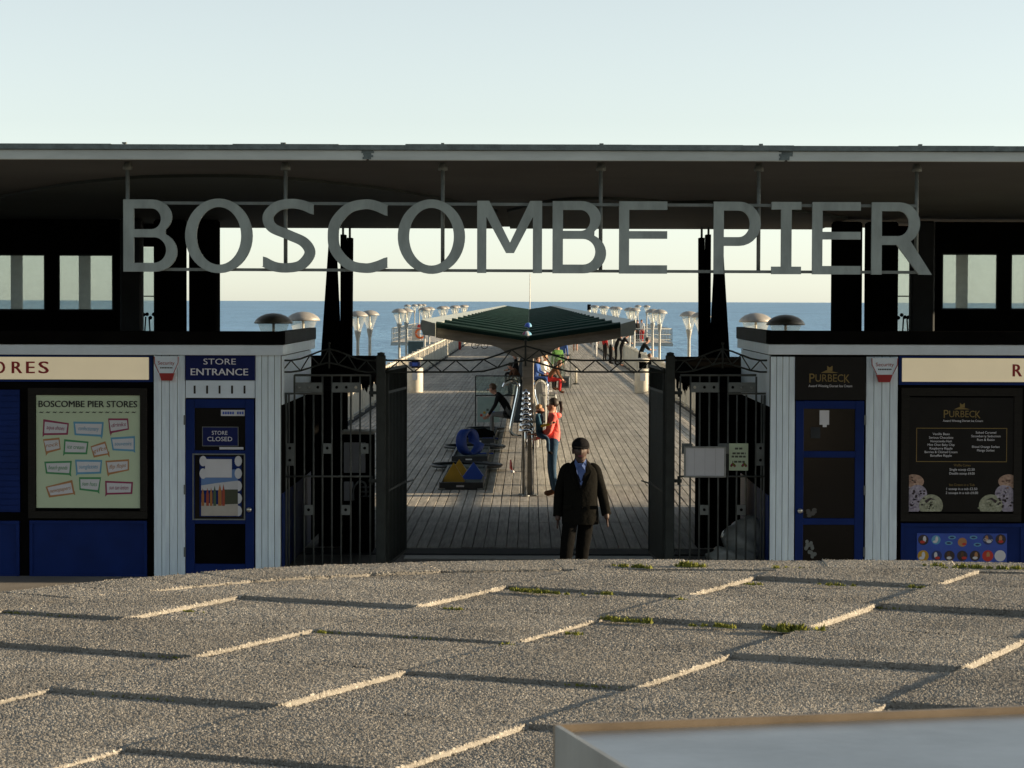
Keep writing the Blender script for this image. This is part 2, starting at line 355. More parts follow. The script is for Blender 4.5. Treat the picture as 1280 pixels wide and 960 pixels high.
terrace = tag(tb.build('terrace', base=(0, 8, -.1)), kind='structure')
base_w = WL['terrace']
O0 = ground(349, 887, T); u_end = ground(657, 912, T); v_end = ground(508, 844, T)
ud = (ground(1207, 843, T) - ground(393, 792, T)).normalized(); vd = Vector((-ud.y, ud.x, 0))
S_U = (ground(1207, 843, T) - ground(393, 792, T)).length / 3.0; S_V = (ground(1233, 714, T) - ground(657, 912, T)).dot(vd) / 6
O0 = O0 + Vector((0, 0, 0))
SHEAR = ((ground(1233, 714, T) - ground(657, 912, T)).dot(ud)) / 6
def lat(i, j): return O0 + ud * (S_U * i + SHEAR * j) + vd * (S_V * j)
def rough_poly(poly, step=.05, jit=.0015):
    out = []
    for i in range(len(poly)):
        p, q = Vector(poly[i]), Vector(poly[(i + 1) % len(poly)]); n = max(1, int((q - p).length / step)); d = (q - p)
        nr = Vector((-d.y, d.x)).normalized() if d.length > 1e-6 else Vector((0, 0))
        for k in range(n):
            j = 0 if k == 0 else random.gauss(0, jit); out.append(p + d * (k / n) + nr * j)
    return out
NPR = np.random.default_rng(4)
def inside(poly, x, y):
    c = np.zeros(len(x), bool); n = len(poly)
    for i in range(n):
        (x0, y0), (x1, y1) = poly[i], poly[(i + 1) % n]
        with np.errstate(divide='ignore', invalid='ignore'): c ^= ((y0 > y) != (y1 > y)) & (x < (x1 - x0) * (y - y0) / (y1 - y0) + x0)
    return c
def pebbles(P, N, rad, rise):
    """small angular domes at points P with normals N; returns vertices, triangles"""
    k = len(P); up = np.where(np.abs(N[:, 2:3]) > .7, np.array([[1., 0, 0]]), np.array([[0, 0, 1.]]))
    A = np.cross(N, up); A /= np.linalg.norm(A, axis=1, keepdims=True); B = np.cross(N, A); ph = NPR.uniform(0, 6.28, (k, 1)); M = 4
    V = np.empty((k, M + 1, 3)); el = NPR.uniform(.7, 1.3, (k, 1))
    for i in range(M):
        th = ph[:, 0:1] + 2 * np.pi * i / M; rr = (rad * NPR.uniform(.75, 1.2, k))[:, None]
        V[:, i] = P + A * np.cos(th) * rr * el + B * np.sin(th) * rr / el - N * .003
    V[:, M] = P + N * (rise * NPR.uniform(.5, 1.2, k))[:, None] + A * (NPR.normal(0, .25, k) * rad)[:, None] + B * (NPR.normal(0, .25, k) * rad)[:, None]
    b = np.arange(k)[:, None] * (M + 1)
    return V.reshape(-1, 3), np.concatenate([b + np.array([[i, (i + 1) % M, M]]) for i in range(M)])
def slab(poly, z_top, tilt, name, parent, mt='aggregate', thick=.075, dens=11000):
    raw = [tuple(p) for p in poly]; poly = rough_poly(poly); n = len(poly); c = sum(poly, Vector((0, 0))) / n
    top = lambda x, y: z_top + tilt[0] * (x - c.x) + tilt[1] * (y - c.y)
    vs = []
    for inset, dz in ((0, -thick), (0, -.007), (.006, -.0028)):
        for p in poly:
            q = p + (c - p).normalized() * (inset + (random.uniform(-.002, .003) if inset else 0)); vs.append((q.x, q.y, top(q.x, q.y) + dz ))
    fs = [[r * n + i, r * n + (i + 1) % n, (r + 1) * n + (i + 1) % n, (r + 1) * n + i] for r in range(2) for i in range(n)] + [list(range(2 * n, 3 * n))]
    # exposed aggregate: pebbles standing proud of the cement on the top and the edges
    xs = [p[0] for p in raw]; ys = [p[1] for p in raw]; k = int((max(xs) - min(xs)) * (max(ys) - min(ys)) * dens)
    X = NPR.uniform(min(xs), max(xs), k); Y = NPR.uniform(min(ys), max(ys), k); ok = inside(raw, X, Y); X, Y = X[ok], Y[ok]
    Pt = np.stack([X, Y, top(X, Y)], 1); Nt = np.tile([[0, 0, 1.]], (len(X), 1)); Nt[:, :2] += NPR.normal(0, .08, (len(X), 2)); Nt /= np.linalg.norm(Nt, axis=1, keepdims=True)
    Ps, Ns = [Pt], [Nt]
    for i in range(len(raw)):
        p, q = np.array(raw[i]), np.array(raw[(i + 1) % len(raw)]); L_ = np.linalg.norm(q - p)
        if L_ < .03: continue
        m = int(L_ * .05 * 11000); t = NPR.uniform(0, 1, m)[:, None]; e = p + (q - p) * t; nr = np.array([(q - p)[1], -(q - p)[0]]) / L_
        if nr @ (np.array([c.x, c.y]) - p) > 0: nr = -nr
        z = top(e[:, 0], e[:, 1]) - NPR.uniform(.0, .05, m); Ps.append(np.concatenate([e + nr * .002, z[:, None]], 1)); Ns.append(np.tile([[nr[0], nr[1], .15]], (m, 1)))
    Pa, Na = np.concatenate(Ps), np.concatenate(Ns); rad = NPR.uniform(.0038, .0068, len(Pa)); V, Tn = pebbles(Pa, Na, rad, rad * np.where(Na[:, 2] > .6, .30, .45))
    o = WL[parent.name]; nb = len(vs); allv = np.concatenate([np.array(vs), V]) - np.array(o)
    base = [i for f in fs for i in f]; loops = np.concatenate([np.array(base), (Tn + nb).ravel()]).astype(np.int32)
    starts = np.concatenate([np.cumsum([0] + [len(f) for f in fs])[:-1], len(base) + 3 * np.arange(len(Tn))]).astype(np.int32)
    me = bpy.data.meshes.new(name); me.vertices.add(len(allv)); me.vertices.foreach_set('co', allv.astype(np.float32).ravel()); me.loops.add(len(loops)); me.loops.foreach_set('vertex_index', loops)
    me.polygons.add(len(starts)); me.polygons.foreach_set('loop_start', starts); me.update(calc_edges=True)
    at_ = me.attributes.new('stone', 'FLOAT', 'POINT'); col = np.concatenate([np.zeros(nb), np.repeat(NPR.uniform(.08, 1, len(Pa)) ** 1.25, 5)]); at_.data.foreach_set('value', col.astype(np.float32))
    me.materials.append(MATS[mt]); ob = bpy.data.objects.new(name, me); C.objects.link(ob); ob.parent = parent; WL[ob.name] = o.copy(); return ob
for i in range(-9, 8):
    for j in range(-4, 13):
        g = .006
        cs = [lat(i, j), lat(i + 1, j), lat(i + 1, j + 1), lat(i, j + 1)]; cc = sum(cs, Vector()) / 4
        poly = [(c.x + (cc.x - c.x) * g * 1.4, c.y + (cc.y - c.y) * g * 1.4) for c in cs]
        lo_, hi_ = min(p[0] for p in poly), max(p[0] for p in poly)
        for a, q in zip(inner[:-1], inner[1:]):
            if max(a.x, q.x) < lo_ or min(a.x, q.x) > hi_: continue
            poly = clip(poly, a, q)
            if len(poly) < 3: break
        if len(poly) < 3 or cc.y < 6.2 or abs(cc.x) > .203 * cc.y + .85: continue
        A = abs(sum(poly[k][0] * poly[(k + 1) % len(poly)][1] - poly[(k + 1) % len(poly)][0] * poly[k][1] for k in range(len(poly)))) / 2
        if A < .02: continue
        gx, gy = sum(p[0] for p in poly) / len(poly), sum(p[1] for p in poly) / len(poly)
        if gy > np.interp(gx, [p.x for p in inner], [p.y for p in inner]) or gx < inner[0].x or gx > inner[-1].x: continue
        high = (i + j) % 2 != 0
        hz = .019 + .005 * max(-1, min(1, cc.x / 2)) + random.uniform(-.004, .004)
        slab(poly, T + (hz if high else random.uniform(-.003, .003)), (random.uniform(-.003, .003), random.uniform(-.003, .003)), 'paving_slab', terrace)
for a0, a1, c0, c1 in zip(outer[:-1], outer[1:], inner[:-1], inner[1:]):
    k = .006
    pl = [c0.lerp(c1, k), c1.lerp(c0, k), a1.lerp(a0, k), a0.lerp(a1, k)]
    slab([(p.x, p.y) for p in pl], T + .013 + random.uniform(-.003, .003), (0, random.uniform(-.01, .004)), 'coping_stone', terrace, thick=.12)
# moss cushions in the joints
mb = MB()
def moss(px, py, n, spread, r):
    c = ground(px, py, T + .012)
    for _ in range(n):
        o = random.gauss(0, spread); q = c + ud * o + vd * random.gauss(0, .010)
        rr = r * random.uniform(.7, 1.5)
        for k in range(16):
            th = random.uniform(0, 6.28); e = random.uniform(.2, 1); h = rr * (1.15 - e * .7)
            p = q + Vector((math.cos(th) * rr * e, math.sin(th) * rr * e, 0)); d = Vector((random.uniform(-.5, .5), random.uniform(-.5, .5), 1)) * h
            s_ = Vector((math.cos(th + 1.6), math.sin(th + 1.6), 0)) * rr * .28
            mb.add([p - s_, p + s_, p + d], [(0, 1, 2)], 'moss')
for px, py, n, sp, r in ((985, 789, 22, .045, .030), (795, 778, 14, .05, .020), (765, 775, 12, .03, .017), (690, 742, 18, .09, .018), (655, 739, 10, .05, .018), (845, 752, 10, .03, .018), (755, 743, 6, .03, .015), (900, 784, 12, .05, .017),
                         (790, 709, 14, .07, .020), (856, 708, 16, .05, .024), (1220, 710, 18, .09, .020), (1270, 711, 6, .04, .016), (1150, 735, 10, .04, .014), (1045, 732, 10, .05, .014), (714, 793, 7, .03, .014), (562, 762, 6, .03, .014), (635, 807, 4, .02, .013), (942, 731, 6, .03, .014), (400, 791, 4, .02, .012), (240, 765, 5, .03, .01), (985, 711, 8, .08, .014), (1180, 710, 8, .06, .013)):
    moss(px, py, n, sp, r)
for _ in range(60):      # thin dirt and moss along the joints
    i, j = random.randint(-4, 3), random.randint(0, 7); c = lat(i, j) + ud * S_U * random.random(); 
    if c.y < inner[6].y - .3 and c.y > 7.5:
        q = MB(); k_ = random.randint(2, 6)
        for _k in range(k_ * 6):
            p = c + ud * random.gauss(0, .06) + vd * random.gauss(0, .004) + Vector((0, 0, .002)); h_ = random.uniform(.004, .014); s_ = ud * .004
            mb.add([p - s_, p + s_, p + Vector((random.gauss(0, .003), random.gauss(0, .003), h_))], [(0, 1, 2)], 'moss')
tag(mb.build('moss', base=(0, 10, T)), label='green moss cushions growing in the terrace joints', kind='stuff')

# ---- pier deck of long boards
DECK0, DW, BW = 34.0, 4.8, .15
b = MB(); b.box(-DW - .35, DW + .35, DECK0 + .05, 203, -.4, -.06, 'dark_grey'); b.box(-11, 11.4, 203, 246, -.28, -.06, 'rail_grey')
deck = tag(b.build('pier_deck', base=(0, DECK0, -.5)), kind='structure')
NB = 64; SEG = 3.9; src = None; N_SEG = 4
for k in range(NB):
    x = -DW + BW * k; off = (k * 1.37) % 1.0
    for sgi in range(N_SEG):
        if src is None:
            m = MB(); m.box(x + .006, x + BW - .006, DECK0 + .006, DECK0 + SEG - .006, -.055, 0, 'deck_wood', .005); src = m.build('plank', deck); src_x = x
        else: inst(src, deck, (x - src_x, sgi * SEG, random.uniform(-.003, .003)))
m = MB()
for k in range(NB):
    x = -DW + BW * k; y = DECK0 + N_SEG * SEG
    while y < 203:
        y1 = min(203, y + SEG * (1 if y < 80 else 6)); z = random.uniform(-.003, .003)
        m.box(x + .008, x + BW - .008, y + .006, y1 - .006, -.055, z, 'deck_wood'); y = y1
for k in range(149):
    x = -11 + BW * k; m.box(x + .008, x + BW - .008, 203.01, 246, -.055, 0, 'deck_wood')
tag(m.build('far_deck_planks', deck), kind='stuff')
b = MB(); b.box(-3.2, 3.2, DECK0 - .75, DECK0 - .02, -.04, -.012, 'dark_grey'); b.box(-1.6, 1.6, DECK0 - 1.3, DECK0 - .9, -.04, -.02, 'rail_grey'); b.build('threshold_plate', deck)
# ================================================================== ENTRANCE CANOPY (roof over everything)
RF, RB = 25.6, 41.0
zf = az(199.5, RF); zb = az(283.5, RB); XL, XR = -13.5, 13.5
roof_t = empty('entrance_canopy', (0, 33, 0)); tag(roof_t, 'wide flat concrete canopy roof with pale fascia over the pier entrance', 'canopy')
b = MB(); b.hexa([(XL, RF + .05, zf), (XR, RF + .05, zf), (XR, RB, zb), (XL, RB, zb), (XL, RF + .05, zf + .13), (XR, RF + .05, zf + .13), (XR, RB, zb + .2), (XL, RB, zb + .2)], 'soffit'); b.build('roof_slab', roof_t)
ZT = az(188, RF); joints = [ax(459, RF), ax(981, RF)]
xs = [XL] + joints + [XR]
for i in range(3):
    b = MB(); b.box(xs[i] + (.012 if i else 0), xs[i + 1] - (.012 if i < 2 else 0), RF, RF + .048, zf - .01, ZT, 'fascia_white', .006); b.build('fascia_board', roof_t)
for jx in joints:
    b = MB(); n = 7
    for k in range(n):
        b.box(jx - .03 - .05 * random.random(), jx + .02 + .05 * random.random(), RF - .004, RF - .002, zf + .02 * k, zf + .02 * k + .022, 'roof_felt')
    b.build('joint_stain', roof_t)
b = MB(); 
x = XL
while x < XR:
    x1 = min(XR, x + random.uniform(.5, 1.4)); b.box(x, x1, RF - .03, RF + .5, ZT + .002, ZT + .055 + random.uniform(-.006, .006), 'roof_felt'); x = x1
b.build('roof_edge_trim', roof_t)
def soff(Y): return zf + (zb - zf) * (Y - RF) / (RB - RF)
def on_soffit(x, y):
    Y = 30.
    for _ in range(20):
        d = CR @ Vector(((x - 640) / F, -(y - 480) / F, -1)); Y = d.y * (soff(Y) - EYE) / d.z
    return Vector((d.x / d.y * Y, Y, soff(Y)))
def arc_panel(px):
    pts = [on_soffit(x, y) for x, y in px]; front = catmull([(p.x, p.y, p.z) for p in pts], 6)
    bot = [Vector((p.x, p.y, soff(p.y) - .035)) for p in front]; back = [Vector((p.x, RB - .1, soff(RB - .1) - .035)) for p in front]
    n = len(front); b = MB()
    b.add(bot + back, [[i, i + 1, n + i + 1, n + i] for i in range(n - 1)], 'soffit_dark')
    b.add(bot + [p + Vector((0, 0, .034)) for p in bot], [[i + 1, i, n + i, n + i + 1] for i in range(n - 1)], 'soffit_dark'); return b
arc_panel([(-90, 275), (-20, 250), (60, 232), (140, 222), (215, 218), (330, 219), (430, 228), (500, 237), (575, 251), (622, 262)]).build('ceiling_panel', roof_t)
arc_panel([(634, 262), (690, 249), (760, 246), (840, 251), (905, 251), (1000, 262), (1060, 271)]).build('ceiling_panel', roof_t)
# upper storey screen: posts, windows
UY = 38.0
ux = lambda x: ax(x, UY)
def upost(x0, x1, name='column', m='black_paint', y0=UY, y1=UY + .35):
    b = MB(); b.box(ax(x0, y0), ax(x1, y0), y0, y1, 2.3, soff(y0) - .04, m, .03); b.build(name, roof_t)
upost(192, 230); upost(236, 272); upost(1041, 1077); upost(1083, 1122)
upost(150, 177, 'column', 'dark_grey', UY - .3, UY - .05); upost(1138, 1168, 'column', 'dark_grey', UY - .3, UY - .05)
def upper_wall(xa, xb, wins):
    z0, z1 = 2.3, soff(UY) - .04; wz0, wz1 = az(388, UY, (xa + xb) / 2), az(317, UY, (xa + xb) / 2)
    b = MB(); X0, X1 = sorted((ax(xa, UY), ax(xb, UY)))
    b.box(X0, X1, UY, UY + .15, wz1, z1, 'black_paint'); b.box(X0, X1, UY, UY + .15, z0, wz0, 'black_paint')
    cur = X0
    for a, c in wins:
        A, B = ax(a, UY), ax(c, UY); b.box(cur, A, UY, UY + .15, wz0, wz1, 'black_paint'); cur = B
    b.box(cur, X1, UY, UY + .15, wz0, wz1, 'black_paint'); b.build('upper_wall', roof_t)
    for a, c in wins:
        A, B = ax(a, UY), ax(c, UY); t = .025
        f = MB(); f.box(A, B, UY + .02, UY + .08, wz0, wz0 + t, 'dark_grey'); f.box(A, B, UY + .02, UY + .08, wz1 - t, wz1, 'dark_grey'); f.box(A, A + t, UY + .02, UY + .08, wz0 + t, wz1 - t, 'dark_grey'); f.box(B - t, B, UY + .02, UY + .08, wz0 + t, wz1 - t, 'dark_grey')
        fo = f.build('window', roof_t)
        p = MB(); p.box(A + t, B - t, UY + .045, UY + .055, wz0 + t, wz1 - t, 'frosted'); p.build('pane', fo)
        p = MB(); xm = A + (B - A) * .42; p.box(xm - .085, xm + .085, UY + .3, UY + .36, wz0 - .1, wz1 + .1, 'rail_grey'); p.build('rear_mullion', fo)
upper_wall(-330, 149, [(-240, -170), (-155, -85), (-14, 57), (72, 142)])
upper_wall(1169, 1640, [(1176, 1247), (1262, 1333), (1400, 1470)])
for a, c in ((178, 190), (1124, 1137)):
    Y = 39.4; b = MB(); b.box(ax(a - 4, Y), ax(c + 3, Y), Y, Y + .012, 2.42, az(309, Y, a), 'frosted'); pn = b.build('side_light', roof_t)
    b = MB(); b.box(ax(a - 4, Y), ax(c + 3, Y), Y - .012, Y - .002, az(371, Y, a), az(369.5, Y, a), 'black_paint'); b.build('glazing_bar', pn); b = MB(); b.box(ax(a - 6, Y), ax(c + 6, Y), Y, Y + .06, az(308.5, Y, a), soff(Y) - .04, 'black_paint'); b.build('lintel', pn)
    b = MB(); zc = az(396, Y - .4, a); X = ax((a + c) / 2, Y - .4)
    b.tube([(X - .06, Y - .4, 2.42), (X - .02, Y - .4, zc)], .012, 'black_paint', 5); b.tube([(X + .07, Y - .4, 2.42), (X + .03, Y - .4, zc)], .012, 'black_paint', 5)
    for q in range(5): b.ball((X - .10 + .05 * q, Y - .4, zc + random.uniform(-.02, .04)), .03, .03, .03, 'black_paint', 6, 4)
    b.build('tap_bracket', roof_t)
# clustered tapered fins carrying the rear of the roof
FY_ = 40.2
for side in (0, 1):
    ctr = 656.6
    fins = [((401, 425), (411, 418), 296, None), ((425.3, 430.5), (425.3, 431), 293, 427.5), ((431.5, 438.5), (433.3, 439.5), 297, 436)]
    for (b0, b1), (t0, t1), yt, rod in fins:
        if side: b0, b1, t0, t1 = [2 * ctr - q for q in (b1, b0, t1, t0)]; rod = 2 * ctr - rod if rod else None
        if b0 == 401 or b1 > 908: pass
        zb_ = 2.40; zt_ = az(yt, FY_, b0); q = MB()
        q.hexa([(ax(b0, FY_), FY_, zb_), (ax(b1, FY_), FY_, zb_), (ax(b1, FY_), FY_ + .4, zb_), (ax(b0, FY_), FY_ + .4, zb_), (ax(t0, FY_), FY_, zt_), (ax(t1, FY_), FY_, zt_), (ax(t1, FY_), FY_ + .4, zt_), (ax(t0, FY_), FY_ + .4, zt_)], 'black_paint')
        fo = q.build('fin_column', roof_t)
        for rx in ([rod] if rod else []):
            q = MB(); q.tube([(ax(rx, FY_), FY_ + .2, zt_ - .02), (ax(rx, FY_), FY_ + .2, soff(FY_))], .018, 'rod_grey', 6); q.build('rod', fo)
# ================================================================== HANGING SIGN
SY = 26.0
sign = empty('pier_name_sign', (ax(658, SY), SY, zf)); tag(sign, 'large grey cut-out letters reading BOSCOMBE PIER hung below the canopy', 'sign')
def arc(cx, cy, rx, ry, a0, a1, n=14): return [(cx + rx * math.cos(R(a0 + (a1 - a0) * i / n)), cy + ry * math.sin(R(a0 + (a1 - a0) * i / n))) for i in range(n + 1)]
def stroke(pts, wd):
    c = catmull([(x, y, 0) for x, y in pts], 7); l, r = [], []
    for i, p in enumerate(c):
        t = (c[min(i + 1, len(c) - 1)] - c[max(i - 1, 0)]).normalized()
        if i in (0, len(c) - 1): nn = Vector((0, 1, 0)) * (1 if t.x > 0 else -1) * .98
        else: nn = Vector((-t.y, t.x, 0))
        ww = wd * (.94 + .12 * abs(t.y)); l.append((p + nn * ww / 2)[:2]); r.append((p - nn * ww / 2)[:2])
    return l + r[::-1]
LET = {
 'B': [[(0, 0), (0, 90), (36, 90)] + arc(36, 68.5, 24.5, 21.5, 88, -48) + arc(39, 25, 28, 25, 62, -90), [(13, 79), (35, 79)] + arc(35, 66, 12, 13, 88, -90) + [(13, 53)], [(13, 43)] + arc(38, 27, 15.5, 16, 90, -90) + [(13, 11)]],
 'O': [arc(42, 45, 42, 46.5, 0, 352, 44), arc(42, 45, 28, 36, 0, 352, 44)],
 'S': [stroke([(65, 78), (52, 83.5), (37, 85.5), (20, 82), (8.5, 70), (13, 56), (34, 46.5), (53, 37.5), (60.5, 24), (50, 9.5), (33, 5.5), (16, 7), (2, 13.5)], 12.5)],
 'C': [stroke([(74, 77), (60, 83), (46, 85), (26, 80), (10, 63), (6.5, 45), (10, 27), (26, 10), (46, 5.5), (60, 7.5), (74, 13)], 12.8)],
 'M': [[(0, 0), (0, 90), (15, 90), (41, 38), (66, 90), (81, 90), (81, 0), (69.5, 0), (69.5, 70), (46, 25), (36, 25), (11.5, 70), (11.5, 0)]],
 'E': [[(0, 0), (0, 90), (60, 90), (60, 79.5), (12.5, 79.5), (12.5, 53), (60, 53), (60, 43.5), (12.5, 43.5), (12.5, 10.5), (60, 10.5), (60, 0)]],
 'P': [[(0, 0), (0, 90), (32, 90)] + arc(32, 62.5, 26.5, 27.5, 88, -90) + [(12.5, 35), (12.5, 0)], [(12.5, 79), (31, 79)] + arc(31, 62.5, 14, 16.5, 88, -90) + [(12.5, 46)]],
 'I': [[(0, 0), (0, 9.5), (12, 9.5), (12, 80.5), (0, 80.5), (0, 90), (37, 90), (37, 80.5), (25, 80.5), (25, 9.5), (37, 9.5), (37, 0)]],
 'R': [[(0, 0), (0, 90), (34, 90)] + arc(34, 63.5, 26, 26.5, 88, -56) + [(75, 0), (59, 0), (31, 37), (12.5, 37), (12.5, 0)], [(12.5, 79), (33, 79)] + arc(33, 63.5, 13.5, 15.5, 88, -90) + [(12.5, 48)]]}
zmid = lambda x: at(x, 339.5 + (x - 155) * .0040, SY).z
k = SY / F
for ch, x0, x1 in (('B', 155, 222), ('O', 232, 316), ('S', 327, 395), ('C', 410, 485), ('O', 497, 581), ('M', 596, 677), ('B', 690, 758), ('E', 773, 833), ('P', 891, 949), ('I', 963, 1000), ('E', 1014, 1074), ('R', 1088, 1163)):
    me = loops_mesh(LET[ch], 2.0); q = MB(); xo = ax(x0, SY); zo = zmid(x0)
    q.add([(xo + v.co.x * k, SY - v.co.z * .03, zo + v.co.y * k) for v in me.vertices], [list(p.vertices) for p in me.polygons], 'sign_grey'); q.build('letter', sign)
for y in (254, 337):
    q = MB(); a = at(160, y - .5, SY + .05); c = at(1146, y + 3.5, SY + .05); q.box(a.x, c.x, SY + .035, SY + .07, 0, .03, 'rod_grey')
    for v in q.v: v.z += a.z + (c.z - a.z) * (v.x - a.x) / (c.x - a.x) - .015
    q.build('rail', sign)
for x in (160, 357, 553, 750, 947, 1144):
    X = ax(x, SY + .09); q = MB(); q.tube([(X, SY + .09, az(337, SY, x) - .02), (X, SY + .09, soff(SY))], .021, 'rod_grey', 8); q.lathe([(.05, 0), (.05, .03), (.03, .08)], (X, SY + .09, soff(SY) - .079), 'rod_grey', 8)
    ro = q.build('hanger_rod', sign)
    q = MB(); q.tube([(X, RF + .3, ZT + .04), (X, RF + .3, ZT + .085)], .012, 'rod_grey', 6); q.box(X - .022 * random.random() - .008, X + .02, RF + .27, RF + .33, ZT + .075, ZT + .09, 'rod_grey'); q.build('roof_bolt', ro)
# ================================================================== THE TWO KIOSKS
FY = 30.5
def K(x): return ax(x, FY)
def KZ(y, x=640): return az(y, FY, x)
def rect(m, x0, x1, y0, y1, yf, yb, mt, bev=0.):      # photo rectangle on the facade, from depth yf (front) to yb
    xm = (x0 + x1) / 2; m.box(K(x0), K(x1), yf, yb, KZ(y1, xm), KZ(y0, xm), mt, bev); return m
def part(name, parent, x0, x1, y0, y1, yf, yb, mt, bev=0.): return rect(MB(), x0, x1, y0, y1, yf, yb, mt, bev).build(name, parent)
def kiosk_shell(t, s):
    e = 351 if s < 0 else 963; ex = K(e); far = ex + s * 9.0; xm = 175 if s < 0 else 1120
    ztop, zmid_, zlow = KZ(413.5, xm), KZ(430.5, xm), KZ(443.5, xm); e2 = ex + s * -.02
    b = MB(); b.box(ex + s * .03, far, FY + .12, 35.0, -.03, zlow - .02, 'dark_grey'); b.build('wall', t)
    b = MB(); b.box(ex, far, 35.0, 40.9, -.03, 2.1, 'black_paint'); b.build('rear_wall', t)
    b = MB(); b.box(ex - s * .04, far, FY - .10, 34.9, zlow, zmid_, 'white_paint', .006); b.build('cornice', t)
    b = MB(); b.box(ex - s * .055, far, FY - .14, FY - .02, zmid_ + .002, ztop, 'black_paint', .008)
    b.box(ex - s * .055, ex + s * .04, FY - .018, 34.9, zmid_ + .002, ztop - .001, 'dark_grey', .008)  # side face in a lighter grey, painting in the light on it
    b.box(ex + s * .045, far, FY - .018, 34.9, zmid_ + .002, zmid_ + .05, 'roof_felt'); b.build('parapet', t)
    xo = ax(456 if s < 0 else 857, 36.3); b = MB(); b.box(xo, far, 35.0, 40.95, 2.11, 2.40, 'black_paint', .02)
    b.build('rear_roof', t)
    b = MB()      # tattered bird netting hanging off the eave
    for q in range(34):
        y = random.uniform(36, 40.9); l = random.uniform(.05, .22); w_ = random.uniform(.02, .09); x = xo + s * random.uniform(0, .3)
        b.add([(x, y, 2.13), (x + w_, y + .02, 2.13), (x + w_ * .6, y, 2.13 - l), (x + w_ * .1, y + .02, 2.13 - l * .7)], [(0, 1, 2, 3)], 'black_paint')
    b.build('netting', t)
    # side wall of the passage: white frieze, blue dado and door
    wx = ex + s * .026
    b = MB(); b.box(wx - s * .012, wx + s * .002, FY + .25, 34.9, 2.02, zlow - .02, 'white_paint'); b.build('side_frieze', t)
    b = MB(); b.box(wx - s * .02, wx + s * .002, FY + .3, 34.8, .0, .95, 'navy'); b.box(wx - s * .016, wx + s * .002, FY + .3, 34.8, .951, 2.01, 'black_paint'); b.build('side_door', t)
def passage_infill(t, x0, x1):          # tall black panels added to fill the dark area by the passage wall
    A, B = sorted((ax(x0, 34.0), ax(x1, 34.0))); b = MB(); n = 4; w_ = (B - A) / n
    for i in range(n): b.box(A + w_ * i + .004, A + w_ * (i + 1) - .004, 34.0 + (.03 if i % 2 else 0), 34.5, 0, 2.06, 'black_paint', .006)
    b.build('dark_infill_panels', t)
def boards(t, x0, x1, y0, n, name='cladding'):
    xm = (x0 + x1) / 2; p = MB(); p.box(K(x0), K(x1), FY + .02, FY + .1, -.03, KZ(y0, xm) - .003, 'dark_grey'); po = p.build(name, t)
    wd = (K(x1) - K(x0)) / n; srcb = None
    for i in range(n):
        if srcb is None: q = MB(); q.box(K(x0) + .003, K(x0) + wd - .003, FY, FY + .018, -.03, KZ(y0, xm) - .004, 'white_board', .004); srcb = q.build('board', po)
        else: inst(srcb, po, (wd * i, random.uniform(-.002, .002), 0))
    return po
def alarm_box(t, x0, x1, y0, y1):
    p = MB(); xa, xb = K(x0), K(x1); za, zb_ = KZ(y1, x0), KZ(y0, x0); h = zb_ - za; cx = (xa + xb) / 2; hw = (xb - xa) / 2
    out = [(-1, 1), (1, 1), (.98, .72), (.62, .32), (-.62, .32), (-.98, .72)]
    p.prism([(cx + a * hw, FY - .09, za + c * h) for a, c in out], (0, .088, 0), 'white_paint'); po = p.build('alarm_box', t)
    p = MB(); p.prism([(cx + a * hw, FY - .085, za + c * h) for a, c in [(-.6, .315), (.6, .315), (.42, .02), (-.42, .02)]], (0, .08, 0), 'print_red'); p.build('alarm_lens', po)
    p = MB(); p.text('Security', cx - hw * .68, cx + hw * .68, za + h * .66, FY - .09, 'print_red', h * .15); [p.box(cx + hw * (-.5 + .13 * i_), cx + hw * (-.41 + .13 * i_), FY - .0945, FY - .0925, za + h * .51, za + h * .56, 'print_black') for i_ in range(8)]
    for q in ([-1, 1], [1, -1]): pass
    p.tube([(cx - hw * .98, FY - .092, za + h * .98), (cx - hw * .96, FY - .092, za + h * .72), (cx - hw * .6, FY - .092, za + h * .33)], .006, 'print_red', 4); p.tube([(cx + hw * .98, FY - .092, za + h * .98), (cx + hw * .96, FY - .092, za + h * .72), (cx + hw * .6, FY - .092, za + h * .33)], .006, 'print_red', 4)
    p.build('lettering', po)
def frame4(m, x0, x1, y0, y1, t, yf, yb, mt):
    rect(m, x0, x1, y0, y0 + t, yf, yb, mt); rect(m, x0, x1, y1 - t, y1, yf, yb, mt); rect(m, x0, x0 + t, y0 + t, y1 - t, yf, yb, mt); rect(m, x1 - t, x1, y0 + t, y1 - t, yf, yb, mt); return m
def ptext(m, s, x0, x1, ybase, hpx, yf, mt):
    m.text(s, K(x0), K(x1), KZ(ybase, (x0 + x1) / 2), yf, mt, hpx * FY / F)
def pquad(m, pts, yf, mt):
    m.add([(K(x), yf, KZ(y, x)) for x, y in pts], [list(range(len(pts)))[::-1]], mt)
def pdisc(m, cx, cy, rx, ry, yf, mt, n=20, a0=0, a1=360): pquad(m, [(cx + rx * math.cos(R(a0 + (a1 - a0) * i / n)), cy + ry * math.sin(R(a0 + (a1 - a0) * i / n))) for i in range(n)][::1], yf, mt)

# ------------------------------------------------------------------ left: the stores
st = empty('stores_kiosk', (K(175), FY + 2, -.03)); tag(st, 'white and navy shop kiosk left of the gate with a closed store door', 'kiosk')
kiosk_shell(st, -1)
